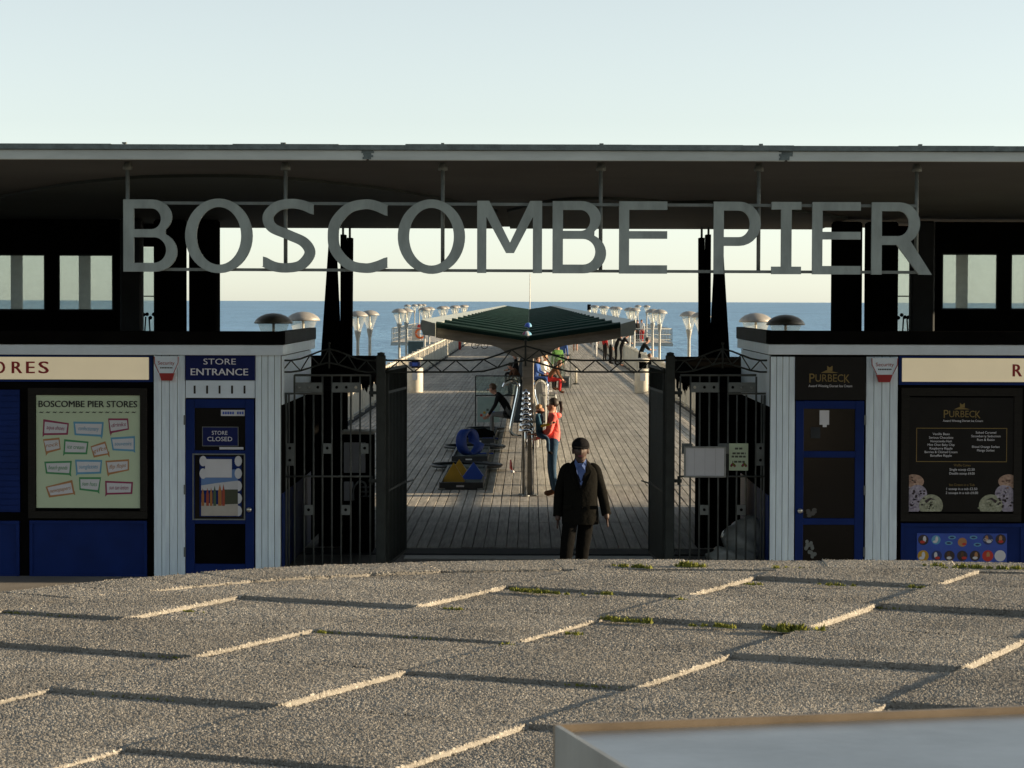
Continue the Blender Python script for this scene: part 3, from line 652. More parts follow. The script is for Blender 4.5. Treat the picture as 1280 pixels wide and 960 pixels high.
# cream fascia sign
f = MB(); rect(f, -200, 190.5, 443.8, 477, FY + .02, FY + .11, 'navy'); f.build('sign_frame', st)
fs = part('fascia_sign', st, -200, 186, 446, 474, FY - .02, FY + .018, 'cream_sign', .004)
q = MB()
for ch, a, c in (('S', -62, -47), ('T', -42, -28), ('O', -8, 6), ('R', 15, 27.5), ('E', 33, 43), ('S', 48.5, 60.5)): [ptext(q, ch, a + o_, c + o_, 466.5, 15.5, FY - .02 - .0003 * k_, 'print_red') for k_, o_ in enumerate((0, .6, 1.2))]
q.build('lettering', fs)
part('black_surround', st, -200, 191, 477.5, 722, FY + .06, FY + .118, 'black_paint')
# roller shutter
sh = MB(); rect(sh, -140, 24, 487, 640, FY + .03, FY + .055, 'navy')
for q in range(20): rect(sh, -140, 24, 487.5 + q * 7.6, 487.5 + q * 7.6 + 6.4, FY + .018, FY + .029, 'navy')
sh.build('roller_shutter', st)
for a, c in ((-140, 23), (36, 183)):
    p = part('lower_panel', st, a, c, 651, 722, FY + .03, FY + .058, 'navy'); q = MB(); frame4(q, a, c, 651, 722, 4, FY + .012, FY + .029, 'navy'); q.build('panel_moulding', p)
pb = part('poster_board', st, 45, 175, 493, 635, FY + .005, FY + .055, 'green_poster')
q = MB(); frame4(q, 35, 184, 485, 648, 9, FY - .015, FY + .057, 'wood_frame'); q.build('frame', pb)
q = MB(); ptext(q, 'BOSCOMBE PIER STORES', 48, 171, 509, 8.2, FY + .004, 'print_black'); ptext(q, 'BOSCOMBE PIER STORES', 48.5, 171.5, 508.8, 8.2, FY + .0035, 'print_black')
for i in range(15):
    x = 48.5 + i * 8.25; pquad(q, [(x, 516.3), (x + 2, 514.4), (x + 4, 515.2), (x + 6.2, 514.2), (x + 4.4, 516.4), (x + 2.3, 515.8)], FY + .002, 'print_black')
q.build('heading', pb)
for n_, c in dict(plum=(.26, .03, .09), sky=(.11, .32, .50), leaf=(.05, .26, .10), tan=(.40, .20, .08)).items(): mat('print_' + n_, c, .6, var=.04)
bub = [('aqua shoes', 'plum', [(54, 524), (86, 529), (84.5, 543.5), (53, 544)], (53, 546.5)), ('confectionery', 'sky', [(91.5, 527), (129.5, 527.5), (128, 546), (93, 544)], (127, 549)), ('drinks', 'plum', [(135, 523), (160, 523), (161, 537), (137, 542)], (138, 545)),
       ('rock', 'tan', [(53.5, 549), (74, 547), (75.5, 562), (57, 567)], (57, 570)), ('ice cream', 'leaf', [(80, 549), (110.5, 552), (108.5, 568), (79, 567.5)], (78.5, 570)), ('gifts', 'tan', [(113, 558), (131.5, 551.5), (136, 568), (117, 572)], (137, 572)), ('souvenirs', 'sky', [(138, 547), (168.5, 545), (168.5, 564.5), (140.5, 563)], (169, 566.5)),
       ('beach goods', 'leaf', [(55, 577), (89.5, 576), (88, 594), (57, 592)], (89, 596)), ('sunglasses', 'sky', [(93.5, 574.5), (127.5, 575), (126, 592), (95, 593)], (94.5, 595)), ('flip flops', 'tan', [(131.5, 576), (161, 574), (161, 588), (134, 594)], (134.5, 596)),
       ('newspapers', 'tan', [(56.5, 608.5), (90, 600), (93, 617.5), (61, 622)], (93.5, 619)), ('sun hats', 'leaf', [(98.5, 596.5), (126, 596.5), (123.5, 615.5), (99, 612.5)], (124, 617.5)), ('sun tan lotion', 'plum', [(131, 601), (166, 602.5), (165, 617.5), (131.5, 618.5)], (131, 621))]
for tx, c, pl, tip in bub:
    q = MB(); cx = sum(p[0] for p in pl) / 4; cy = sum(p[1] for p in pl) / 4
    near = min(range(4), key=lambda i: (pl[i][0] - tip[0]) ** 2 + (pl[i][1] - tip[1]) ** 2)
    pquad(q, pl, FY + .003, 'print_' + c); a = pl[near]; pquad(q, [(a[0] - 3 * (1 if a[0] > cx else -1), a[1] - 1), (a[0], a[1] - 4), tip], FY + .0028, 'print_' + c)
    pquad(q, [(cx + (x - cx) * .88, cy + (y - cy) * .72) for x, y in pl], FY + .0016, 'paper')
    wpx = (max(p[0] for p in pl) - min(p[0] for p in pl)) * .68; sl = (pl[1][1] - pl[0][1] + pl[2][1] - pl[3][1]) / 2 / max(1, pl[1][0] - pl[0][0])
    ptext(q, tx, cx - wpx / 2, cx + wpx / 2, cy + 2, 5.4, FY + .004, 'print_' + c)
    nv = len(text_mesh(tx).vertices)
    for v in q.v[-nv:]: v.z -= sl * (v.x - K(cx)); v.x += (v.z - KZ(cy, cx)) * .22
    q.build('speech_bubble', pb)
passage_infill(st, 398, 432); boards(st, 192, 231.5, 443.5, 4); boards(st, 319, 351, 443.5, 4)
alarm_box(st, 194, 224.5, 445, 476)
se = part('entrance_sign', st, 232, 318.5, 443.8, 475, FY - .012, FY + .05, 'navy_sign', .003)
q = MB(); ptext(q, 'STORE', 254.5, 295, 455.5, 7.6, FY - .012, 'print_white'); ptext(q, 'ENTRANCE', 238.5, 310, 469, 8.8, FY - .012, 'print_white'); ptext(q, 'ENTRANCE', 239, 310.4, 469, 8.8, FY - .0118, 'print_white'); q.build('lettering', se)
vp = part('vent_panel', st, 232, 318.5, 475.6, 497.5, FY + .006, FY + .06, 'white_paint', .003)
for i in range(5):
    q = MB(); rect(q, 242 + i * 15.6, 244.4 + i * 15.6, 482, 492, FY + .003, FY + .0058, 'print_black'); q.build('vent_slot', vp)
def door(t, x0, x1, y0, openings, glass, cols):
    q = MB(); e = 9; cur = y0
    rect(q, x0, x0 + cols[0], y0, 722, FY, FY + .06, 'navy', .004); rect(q, x1 - cols[1], x1, y0, 722, FY, FY + .06, 'navy', .004)
    ys = [y0] + [v for o in openings for v in o] + [722]
    for i in range(0, len(ys), 2): rect(q, x0 + cols[0] + .05, x1 - cols[1] - .05, ys[i], ys[i + 1], FY + .001, FY + .06, 'navy', .004)
    d = q.build('door', t)
    for (a, c), g in zip(openings, glass):
        p = MB(); rect(p, x0 + cols[0], x1 - cols[1], a, c, FY + .03, FY + .04, g); p.build('pane', d)
    return d
d = door(st, 232, 317.5, 499, [(510, 563), (567.5, 649), (655, 705)], ['dark_glass', 'dark_glass', 'black_paint'], (11, 11))
q = MB(); q.lathe([(.018, 0), (.018, .012), (.03, .02), (.03, .035), (.012, .045)], (0, 0, 0), 'steel_post', 12)
for v in q.v: v.x, v.y, v.z = v.x + K(311.5), FY - v.z, v.y + KZ(637, 311)
q.build('handle', d)
q = MB(); frame4(q, 240.5, 306.5, 567, 650, 1.6, FY - .008, FY - .001, 'galv_plate'); q.build('poster_clip_frame', d)
for y in (525, 612, 690):
    q = MB(); rect(q, 229.6, 232, y - 6, y + 6, FY - .008, FY, 'galv_plate'); q.build('hinge', d)
q = MB(); rect(q, 253, 297, 534, 557.5, FY + .02, FY + .026, 'navy_sign'); frame4(q, 252.4, 297.8, 533.5, 558, .8, FY + .018, FY + .0265, 'galv_plate')
ptext(q, 'STORE', 264.5, 284, 543.5, 5, FY + .02, 'print_white'); ptext(q, 'CLOSED', 259, 290, 551.5, 5.6, FY + .02, 'print_white'); q.build('closed_notice', d)
q = MB(); rect(q, 276, 305.5, 512.5, 520, FY + .02, FY + .026, 'paper'); [rect(q, 278 + 3 * i_, 280.2 + 3 * i_, 514.6, 518, FY + .018, FY + .0195, 'blue') for i_ in range(9) if i_ != 5]; rect(q, 274, 304, 559, 562, FY + .02, FY + .026, 'paper'); q.build('hours_sticker', d)
for n_, c in dict(hutred=(.30, .05, .02), hutor=(.34, .13, .03), hutgr=(.05, .09, .05), sand2=(.42, .40, .36), sky2=(.10, .20, .42), cloud=(.50, .52, .55), hill=(.04, .05, .025)).items(): mat('print_' + n_, c, .5, var=.08)
q = MB(); yf = FY + .024
rect(q, 249, 301.5, 571, 646, yf + .001, yf + .004, 'navy')
pquad(q, [(251, 587), (297, 587), (297, 612), (251, 612)], yf, 'print_sky2'); pquad(q, [(251, 607), (270, 604), (297, 601), (297, 613), (251, 613)], yf - .0006, 'print_cloud'); pquad(q, [(278, 612), (297, 612), (297, 632), (278, 632)], yf - .0007, 'print_hill')
pquad(q, [(251, 628), (275, 631), (297, 630), (297, 645), (251, 645)], yf - .0009, 'print_sand2')
for i, (x, h, wd_, c) in enumerate(((253, 19, 3.4, 'hutor'), (259, 19, 3.4, 'hutred'), (263.5, 20, 3.2, 'hutor'), (268, 22, 3.6, 'hutgr'), (274.5, 24, 4.4, 'hutor'), (279, 24, 3.4, 'hutred'))):
    pquad(q, [(x - wd_ / 2, 632.5), (x - wd_ / 2, 632 - h * .72), (x, 632 - h - 3), (x + wd_ / 2, 632 - h * .72), (x + wd_ / 2, 632.5)], yf - .0012 - i * .0001, 'print_' + c)
for i in range(5):
    pdisc(q, 297.5, 576.5 + i * 15.6, 4.6, 6.6, yf - .0004, 'paper', 16)
    if i < 2: pdisc(q, 253.5, 576.5 + i * 15.6, 4.6, 6.6, yf - .0004, 'paper', 16)
rect(q, 256, 289.5, 574, 597, yf - .006, yf - .003, 'paper'); q.build('beach_hut_poster', d)
# ------------------------------------------------------------------ right: the ice cream kiosk
ic = empty('ice_cream_kiosk', (K(1130), FY + 2, -.03)); tag(ic, 'white and navy kiosk right of the gate with black ice cream menu board', 'kiosk')
kiosk_shell(ic, 1)
passage_infill(ic, 872, 914); boards(ic, 963, 994, 445.5, 4); boards(ic, 1082.5, 1122.5, 445.5, 4)
alarm_box(ic, 1088, 1121, 447, 478)
def purbeck(m, x0, x1, yb, h, ysub, yf):
    wd_ = x1 - x0; ptext(m, 'P', x0, x0 + wd_ * .13, yb + h * .12, h * 1.25, yf, 'gold'); ptext(m, 'URBEC', x0 + wd_ * .15, x0 + wd_ * .84, yb, h, yf, 'gold'); ptext(m, 'K', x0 + wd_ * .86, x1, yb + h * .15, h * 1.15, yf, 'gold')
    cx = (x0 + x1) / 2 - wd_ * .02; yt = yb - h * 1.25
    pquad(m, [(cx - wd_ * .2, yt + h * .1), (cx - wd_ * .06, yt - h * .25), (cx + wd_ * .24, yt + h * .1)], yf - .004, 'gold'); pquad(m, [(cx - wd_ * .04, yt - h * .2), (cx - wd_ * .04, yt - h * .85), (cx + wd_ * .02, yt - h * .6), (cx + wd_ * .09, yt - h * .85), (cx + wd_ * .09, yt - h * .15)], yf - .004, 'gold')
    ptext(m, 'Award Winning Dorset Ice Cream', x0 - 1, x1 + 3, ysub, h * .33, yf, 'print_white')
ps = part('door_sign', ic, 994.5, 1082, 446, 500, FY - .012, FY + .05, 'black_gloss', .003)
q = MB(); purbeck(q, 1011.5, 1062, 477, 9.5, 483.8, FY - .012); q.build('lettering', ps)
d2 = door(ic, 995, 1080.5, 501, [(511, 564), (572, 648), (656, 708)], ['dark_glass', 'dark_glass', 'dark_glass'], (10, 11))
q = MB(); q.lathe([(.018, 0), (.018, .012), (.03, .02), (.03, .035), (.012, .045)], (0, 0, 0), 'steel_post', 12)
for v in q.v: v.x, v.y, v.z = v.x + K(1001), FY - v.z, v.y + KZ(638.5, 1001)
q.build('handle', d2)
for y in (525, 613, 690):
    q = MB(); rect(q, 1080.6, 1083, y - 6, y + 6, FY - .008, FY, 'galv_plate'); q.build('hinge', d2)
mat('print_dim', (.07, .07, .068), .6, var=.3, vs=20)
q = MB(); rect(q, 1025, 1037, 513, 531, FY + .02, FY + .026, 'paper'); rect(q, 1029, 1034, 531, 534, FY + .02, FY + .026, 'paper'); rect(q, 1014, 1026, 534, 548, FY + .022, FY + .027, 'dark_grey'); q.build('door_sticker', d2)
q = MB()
for i in range(9): pdisc(q, 1011 + random.uniform(0, 9), 636 + random.uniform(0, 9), 3, 2.2, FY + .0285 - i * .0004, 'print_dim', 8)
q.build('door_print', d2); q = MB()
for i in range(14): pdisc(q, 1009 + random.uniform(0, 12), 676 + random.uniform(0, 20), 2.4, 2.8, FY + .0285 - i * .0004, 'galv_plate', 7)
q.build('door_print', d2)
f = MB(); rect(f, 1124, 1700, 445.8, 482, FY + .02, FY + .11, 'navy'); f.build('sign_frame', ic)
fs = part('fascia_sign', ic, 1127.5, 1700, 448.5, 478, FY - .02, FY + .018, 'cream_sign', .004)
q = MB(); [ptext(q, 'R', 1265 + o_, 1276 + o_, 470.5, 16, FY - .02 - .0003 * k_, 'print_red') for k_, o_ in enumerate((0, .6, 1.2))]; q.build('lettering', fs)
part('black_surround', ic, 1123.5, 1700, 482.5, 722, FY + .06, FY + .118, 'black_paint')
mb_ = part('menu_board', ic, 1137, 1268, 497, 640, FY + .005, FY + .055, 'black_gloss')
q = MB(); frame4(q, 1127, 1278, 485, 652, 10, FY - .015, FY + .057, 'wood_frame'); q.build('frame', mb_)
mb2 = part('menu_board', ic, 1300, 1430, 497, 640, FY + .005, FY + .055, 'black_gloss')
q = MB(); purbeck(q, 1180, 1226, 521.5, 8.5, 527.3, FY + .004); q.build('heading', mb_)
q = MB(); frame4(q, 1146, 1259.5, 535, 577.5, .8, FY + .002, FY + .0045, 'gold'); q.build('gold_border', mb_)
q = MB(); yf = FY + .004
for i, s_ in enumerate(['Vanilla Bean', 'Serious Chocolate', 'Honeycombe Hash', 'Mint Choc Baby Chip', 'Raspberry Ripple', 'Berries & Clotted Cream', 'Banoffee Ripple']):
    w_ = len(s_) * 1.78; ptext(q, s_, 1177 - w_ / 2, 1177 + w_ / 2, 543.8 + i * 4.5, 2.9, yf, 'print_white')
for y, s_ in ((542, 'Salted Caramel'), (546.5, 'Strawberry Seduction'), (551, 'Rum & Raisin'), (559.8, 'Blood Orange Sorbet'), (564.3, 'Mango Sorbet')):
    w_ = len(s_) * 1.82; ptext(q, s_, 1233 - w_ / 2, 1233 + w_ / 2, y, 2.9, yf, 'print_white')
for y, s_, c in ((583, 'Waffle Cones', 'gold'), (588.3, 'Single scoop £2.50', 'print_white'), (593.2, 'Double scoop £4.00', 'print_white'), (607.5, 'Ice Cream in a Tub', 'gold'), (612.5, '1 scoop in a tub £2.50', 'print_white'), (617.5, '2 scoops in a tub £4.00', 'print_white')):
    w_ = len(s_) * 1.75; ptext(q, s_, 1203.5 - w_ / 2, 1203.5 + w_ / 2, y, 3.1, yf, c)
q.build('menu_lettering', mb_)
for n_, c in dict(peach=(.36, .24, .18), lilac=(.30, .28, .36), mint=(.28, .30, .22), choc=(.03, .02, .025)).items(): mat('print_' + n_, c, .6, var=.35, vs=30)
for n_, c in dict(peach2=(.26, .16, .12), peach3=(.44, .31, .24), lilac2=(.18, .16, .23), lilac3=(.42, .40, .47), mint2=(.20, .22, .15), mint3=(.38, .40, .31)).items(): mat('print_' + n_, c, .6, var=.2, vs=30)
for s_, cx in ((1, 1137), (-1, 1268)):
    q = MB(); yf = FY + .0045
    def cd(x, y, rx, ry, c, k): 
        pts = [(max(1137, min(1268, cx + s_ * (x + rx * math.cos(R(a))))), min(639.5, y + ry * math.sin(R(a)))) for a in range(0, 360, 15)]; pquad(q, pts, yf - k * .0004, 'print_' + c)
    cd(6, 602, 13, 9, 'peach', 0); cd(4, 631, 12, 13, 'lilac', 1); cd(11, 617, 12, 11, 'lilac', 2); cd(28, 632, 15, 14, 'mint', 3)
    for i in range(90):
        gx, gy, gr, cc_ = random.choice(((6, 602, 9, 'peach'), (4, 631, 10, 'lilac'), (11, 617, 9, 'lilac'), (28, 632, 12, 'mint'), (28, 632, 12, 'mint')))
        cd(gx + random.gauss(0, gr * .42), gy + random.gauss(0, gr * .36), random.uniform(.6, 2.2), random.uniform(.5, 1.3), random.choice([cc_ + '2', cc_ + '3']), 4)
    for i in range(12): cd(random.uniform(2, 20), random.uniform(611, 636), 1.5, 1.2, 'choc', 4)
    pquad(q, [(cx + s_ * 20, 626), (cx + s_ * 27, 622), (cx + s_ * 34, 625), (cx + s_ * 28, 624.5), (cx + s_ * 22, 629)], yf - .002, 'print_choc')
    q.build('ice_cream_print', mb_)
lp = part('lower_panel', ic, 1128, 1700, 655, 722, FY + .03, FY + .058, 'navy')
q = MB(); frame4(q, 1128, 1282, 655, 722, 4, FY + .012, FY + .029, 'navy'); q.build('panel_moulding', lp)
po = part('lolly_poster', ic, 1148, 1261, 667, 715, FY + .02, FY + .0295, 'blue')
q = MB(); yf = FY + .019
for i, (x, y, r_, c) in enumerate(((1156, 675, 7.5, 'print_choc'), (1172, 675, 6.5, 'print_sky'), (1205, 678, 6.5, 'print_tan'), (1237, 674.5, 7.5, 'deep_blue'), (1253, 674.5, 7.5, 'print_choc'), (1156, 695, 8, 'yellow'), (1173, 695, 7.5, 'deep_blue'), (1189, 695, 7.5, 'print_choc'), (1205, 695, 7.5, 'print_choc'), (1221, 695, 7.5, 'print_choc'), (1237, 695, 8, 'red'), (1252.5, 695, 8, 'paper'))):
    r_ *= .88; pdisc(q, x, y, r_, r_, yf, c, 20)
    if c not in ('paper',):
        k = random.choice(['print_tan', 'paper', 'hair_brown']); pdisc(q, x + random.uniform(-2, 2), y - 1, r_ * .32, r_ * .6, yf - .001, k, 10); pdisc(q, x + random.uniform(-3, 3), y + r_ * .4, r_ * .5, r_ * .28, yf - .0015, 'paper' if i % 2 else 'red', 10)
for x, y in ((1188, 679), (1219, 672), (1224, 681), (1192, 672)): pdisc(q, x, y, 5, 2.4, yf, 'print_sky', 10); pdisc(q, x, y, 3, 1.2, yf - .001, 'deep_blue', 8)
ptext(q, 'Oreo', 1231.5, 1243, 676.6, 3.6, yf - .001, 'paper')
q.build('lolly_pictures', po)

# ================================================================== GATE AND SIDE FENCES
GY = 31.1
G = lambda x: ax(x, GY)
def GZ(y, x=640): return az(y, GY, x)
gate = empty('entrance_gate', (G(657), GY, -.03)); tag(gate, 'dark steel entrance gate, both leaves folded open, under a zigzag truss', 'gate')
for x0, x1 in ((470.5, 482), (832, 843.5)):
    q = MB(); q.box(G(x0), G(x1), GY - .06, GY + .06, -.03, GZ(444, x0), 'gate_steel', .008); q.lathe([(.045, 0), (.045, .03), (0, .04)], ((G(x0) + G(x1)) / 2, GY, GZ(444, x0) - .001), 'gate_steel', 10); q.box(G(x0) - .02, G(x1) + .02, GY - .03, GY + .03, GZ(451.5, x0), GZ(449, x0), 'gate_steel'); po = q.build('gate_post', gate)
    s_ = -1 if x0 < 600 else 1
    for y in (491, 601):
        q = MB(); xx = G(x0) if s_ < 0 else G(x1); q.box(xx, xx + s_ * .09, GY - .03, GY + .03, GZ(y + 2, x0), GZ(y - 2, x0), 'gate_steel'); q.tube([(xx + s_ * .05, GY, GZ(y + 5, x0)), (xx + s_ * .05, GY, GZ(y - 6, x0))], .014, 'gate_steel', 6); q.build('hinge', po)
def truss(xa, xb, pk, rise, n):
    top = []; bot = []
    def lift(x): t = max(0, 1 - abs(x - pk) / (58 if rise > 16 else 44)); return rise * (t * t * (3 - 2 * t) * .5 + t * .5)
    N = n * 2
    for i in range(N + 1):
        x = xa + (xb - xa) * i / N; top.append(at(x, 450.5 - lift(x), GY)); bot.append(at(x, 465 - lift(x) * .82, GY))
    q = MB(); q.tube(top, .011, 'gate_steel', 6); q.tube(bot, .011, 'gate_steel', 6)
    zig = [(bot if i % 2 == 0 else top)[i] for i in range(N + 1)]
    for a, c in zip(zig[:-1], zig[1:]): q.tube([a, c], .008, 'gate_steel', 5)
    p = at(pk, 450 - rise, GY); q.tube([(p.x, GY, p.z + .05), (p.x, GY, at(pk, 467 - rise * .8, GY).z - .05)], .012, 'gate_steel', 6); q.ball((p.x, GY, p.z + .06), .02, .02, .02, 'gate_steel', 8, 5)
    q.build('header_truss', gate)
truss(352, 470, 411.5, 14.5, 5); truss(482.5, 831.5, 657, 18, 10); truss(844, 962, 903.5, 14.5, 5)
def leaf(x_hinge, Y1, x_end, s):
    a = Vector((G(x_hinge), GY + .08, 0)); c = Vector((ax(x_end, Y1), Y1, 0)); z0, z1 = .06, GZ(462, x_hinge); n = 13
    q = MB()
    for z in (z0, z0 + .9, z1 - .28, z1): q.tube([(a.x, a.y, z), (c.x, c.y, z)], .022, 'gate_steel', 4)
    for p in (a, c): q.tube([(p.x, p.y, z0), (p.x, p.y, z1)], .026, 'gate_steel', 4)
    lo = q.build('gate_leaf', gate); q = MB(); d = (c - a).normalized(); nrm = Vector((-d.y, d.x, 0))
    for i in range(1, n):
        p = a.lerp(c, i / n); q.tube([(p.x, p.y, z0), (p.x, p.y, z1)], .011, 'gate_steel', 6)
    q.build('bars', lo); q = MB(); q.prism([a + Vector((0, 0, z0 + .02)), c + Vector((0, 0, z0 + .02)), c + Vector((0, 0, z1 - .3)), a + Vector((0, 0, z1 - .3))], nrm * .006, 'gate_steel'); q.build('sheet_panel', lo)
    q = MB(); m_ = a.lerp(c, .9); q.tube([(m_.x, m_.y, .95), (m_.x + s * .02, m_.y, .95), (m_.x - s * -.13, m_.y - .05, .99)], .010, 'galv', 6); q.build('drop_bolt', lo)
leaf(483.5, 32.9, 507, 1); leaf(831, 32.9, 813, -1)
def side_fence(xs, s, label):
    t = empty('railing_panel', (G((xs[0] + xs[-1]) / 2), GY, -.03)); tag(t, label, 'railing', 'side railings of the gate')
    mir = (lambda x: x) if s < 0 else (lambda x: 1313.4 - x); xa = 356
    for a, c, y, r_ in ((368, 463, 469, .014), (356, 463, 595.5, .012), (356, 404, 492, .012)):
        q = MB(); A, B = at(mir(a), y, GY), at(mir(c), y, GY); q.tube([A, B], r_, 'fence_steel', 6); q.build('rail', t)
    srcb = None; bars = [357.5, 361, 368, 380.2, 391.8, 403, 414.8, 426.5, 438.5, 450, 463]
    for i, x in enumerate(bars):
        top = 492 if i in (0, 1, 3, 4) else 469
        q = MB(); q.tube([(G(mir(x)), GY + .012, -.03), (G(mir(x)), GY + .012, GZ(top, x))], .0115 if i else .016, 'fence_steel', 6); q.build('bar', t)
    def plate(x0, x1, y0, y1, holes):
        q = MB(); A, B = sorted((G(mir(x0)), G(mir(x1)))); q.box(A, B, GY - .022, GY - .014, GZ(y1, mir(x0)), GZ(y0, mir(x0)), 'galv_plate', .002)
        for hx, hy, hm in holes:
            q.lathe([(.018, 0), (.018, .002), (0, .0025)], (0, 0, 0), hm, 12); 
            for v in q.v[-36:]: v.x, v.y, v.z = v.x + G(mir(hx)), GY - .0225 - v.z, v.y + GZ(hy, mir(hx))
        q.build('hole_plate', t)
    plate(369, 403, 478, 490.5, [(374, 484, 'galv'), (386, 484, 'galv'), (397.5, 484, 'black_paint')]); plate(415, 450, 478, 490.5, [(421, 484, 'black_paint'), (433, 484, 'black_paint'), (445, 484, 'pier_white')])
    for x0, x1, y0, y1 in ((357.5, 367.5, 554, 582), (404, 414.5, 554, 567), (451, 461, 554, 567), (380.5, 391.5, 631, 643.5), (426.8, 438, 631, 643.5)):
        hs = [((x0 + x1) / 2, y0 + 6, 'black_paint')] + ([((x0 + x1) / 2, y0 + 21, 'black_paint')] if y1 - y0 > 20 else []); plate(x0, x1, y0, y1, hs)
    return t
side_fence([357, 463], -1, 'black vertical bar railing between stores kiosk and left gate post')
side_fence([852, 956], 1, 'black vertical bar railing with notices between right gate post and ice cream kiosk')
q = MB(); yf = GY - .075; A, B = G(855), G(907.5); z0, z1 = GZ(596.5, 880), GZ(557.5, 880)
nb = empty('notice_board', ((A + B) / 2, yf, z0)); tag(nb, 'blank white notice board in grey frame fixed on the right railing', 'notice board')
q.box(A + .02, B - .02, yf + .008, yf + .02, z0 + .02, z1 - .02, 'paper')
for i in range(1, 4): q.box(A + (B - A) * i / 4 - .001, A + (B - A) * i / 4 + .001, yf + .0065, yf + .0079, z0 + .03, z1 - .03, 'galv')
q.build('panel', nb)
q = MB(); t_ = .022; q.box(A, B, yf - .005, yf + .03, z1 - t_, z1, 'galv', .004); q.box(A, B, yf - .005, yf + .03, z0, z0 + t_, 'galv', .004); q.box(A, A + t_, yf - .004, yf + .029, z0 + t_, z1 - t_, 'galv'); q.box(B - t_, B, yf - .004, yf + .029, z0 + t_, z1 - t_, 'galv'); q.build('frame', nb)
for x0, x1 in ((852.5, 866), (898, 914)):
    q = MB(); q.box(G(x0), G(x1), GY - .032, GY - .024, GZ(567, x0), GZ(555, x0), 'galv_plate'); q.build('bracket', nb)
A, B = G(911.5), G(935.5); z0, z1 = GZ(588, 920), GZ(554, 920)
np_ = empty('paper_notice', ((A + B) / 2, GY - .03, z0)); tag(np_, 'small pale green paper notice tied to the right railing', 'notice')
q = MB(); q.box(A, B, GY - .034, GY - .028, z0, z1, 'green_poster', .002); q.build('sheet', np_)
q = MB(); f_ = lambda s_, yy, wd_, h_: q.text(s_, (A + B) / 2 - wd_ / 2, (A + B) / 2 + wd_ / 2, GZ(yy, 923), GY - .034, 'print_black', h_)
[q.box((A + B) / 2 + x_ * .01 - .004, (A + B) / 2 + x_ * .01 + .004, GY - .0365, GY - .0345, GZ(y_ + 1.2, 923), GZ(y_ - 1.2, 923), 'print_black') for y_, n_ in ((560.5, 4), (566.5, 8), (570.5, 8), (577, 7)) for x_ in range(-n_, n_ + 1) if (x_ * 7 + int(y_)) % 5]; q.build('lettering', np_)
q = MB()
for x in (916.5, 930.5):
    for k_ in range(5): q.lathe([(.016, 0), (.016, .001)], (0, 0, 0), ('moss', 'print_plum')[k_ % 2], 8); 
    n0 = len(q.v) - 80
    for j_, v in enumerate(q.v[n0:]):
        k_ = j_ // 16; v.x, v.y, v.z = v.x + G(x) + (-.02, .02, 0, -.012, .012)[k_], GY - .0345 - v.z - k_ * .0002, v.y + GZ(582, x) + (0, 0, .022, .012, .012)[k_]
q.build('flower_print', np_)
# sacks behind the right railing
def sack(px, py, Y, rx, ry, h, label, seed):
    random.seed(seed); ph = [(random.uniform(2, 7), random.uniform(2, 7), random.uniform(0, 6)) for _ in range(6)]
    c = Vector((ax(px, Y), Y, -.02))
    def fn(q, d):
        k_ = 1 + .07 * sum(math.sin(a * d.x + b_ * d.z + c_) for a, b_, c_ in ph[:3]) + .03 * sum(math.sin(2.5 * (a * d.y + b_ * d.x) + c_) for a, b_, c_ in ph[3:])
        q = q * k_; q.z = max(q.z, -h * .46); return q
    q = MB(); q.ball(c + Vector((0, 0, h * .5)), rx, ry, h * .5, 'rubbish_sack', 26, 16, fn); o = q.build('refuse_sack'); tag(o, label, 'refuse sack', 'sacks behind the railing'); return o
sack(931, 680, 31.75, .27, .22, .60, 'upright pale grey refuse sack behind the right railing', 3)
sack(915, 690, 31.50, .32, .13, .27, 'low slumped pale sack lying in front of the upright one', 5)
# white machine seen through the left railing
MY = 33.3
A, B = ax(428, MY), ax(466, MY); tk = empty('ticket_machine', ((A + B) / 2, MY, 0)); tag(tk, 'black cabinet with two white front panels behind the left railing', 'machine')
zt = az(541, MY, 447)
q = MB(); q.box(A, B, MY, MY + .5, 0, zt - .02, 'black_paint', .01); q.build('cabinet', tk)
q = MB(); q.box(A - .02, B + .02, MY - .03, MY + .52, zt - .019, zt + .02, 'pier_white', .006); q.build('top', tk)
q = MB(); q.box(ax(430, MY), ax(457, MY), MY - .014, MY - .002, az(591, MY, 447), az(553, MY, 447), 'paper', .004); q.build('screen_panel', tk)
q = MB(); q.box(ax(430, MY), ax(442, MY), MY - .014, MY - .002, az(626, MY, 447), az(602, MY, 447), 'paper', .004); q.build('front_panel', tk)
q = MB(); p0 = Vector((ax(452, MY), MY - .03, az(626, MY, 447))); q.tube(catmull([p0 + Vector((-.1, 0, 0)), p0 + Vector((-.1, 0, .16)), p0 + Vector((-.03, 0, .25)), p0 + Vector((.05, 0, .22)), p0 + Vector((.06, 0, .05))], 6), .018, 'galv', 8)
for k_ in range(3): q.tube([p0 + Vector((-.02, 0, .06 + .06 * k_)), p0 + Vector((.1, 0, .06 + .06 * k_))], .012, 'galv', 6)
q.build('coin_pipe', tk)
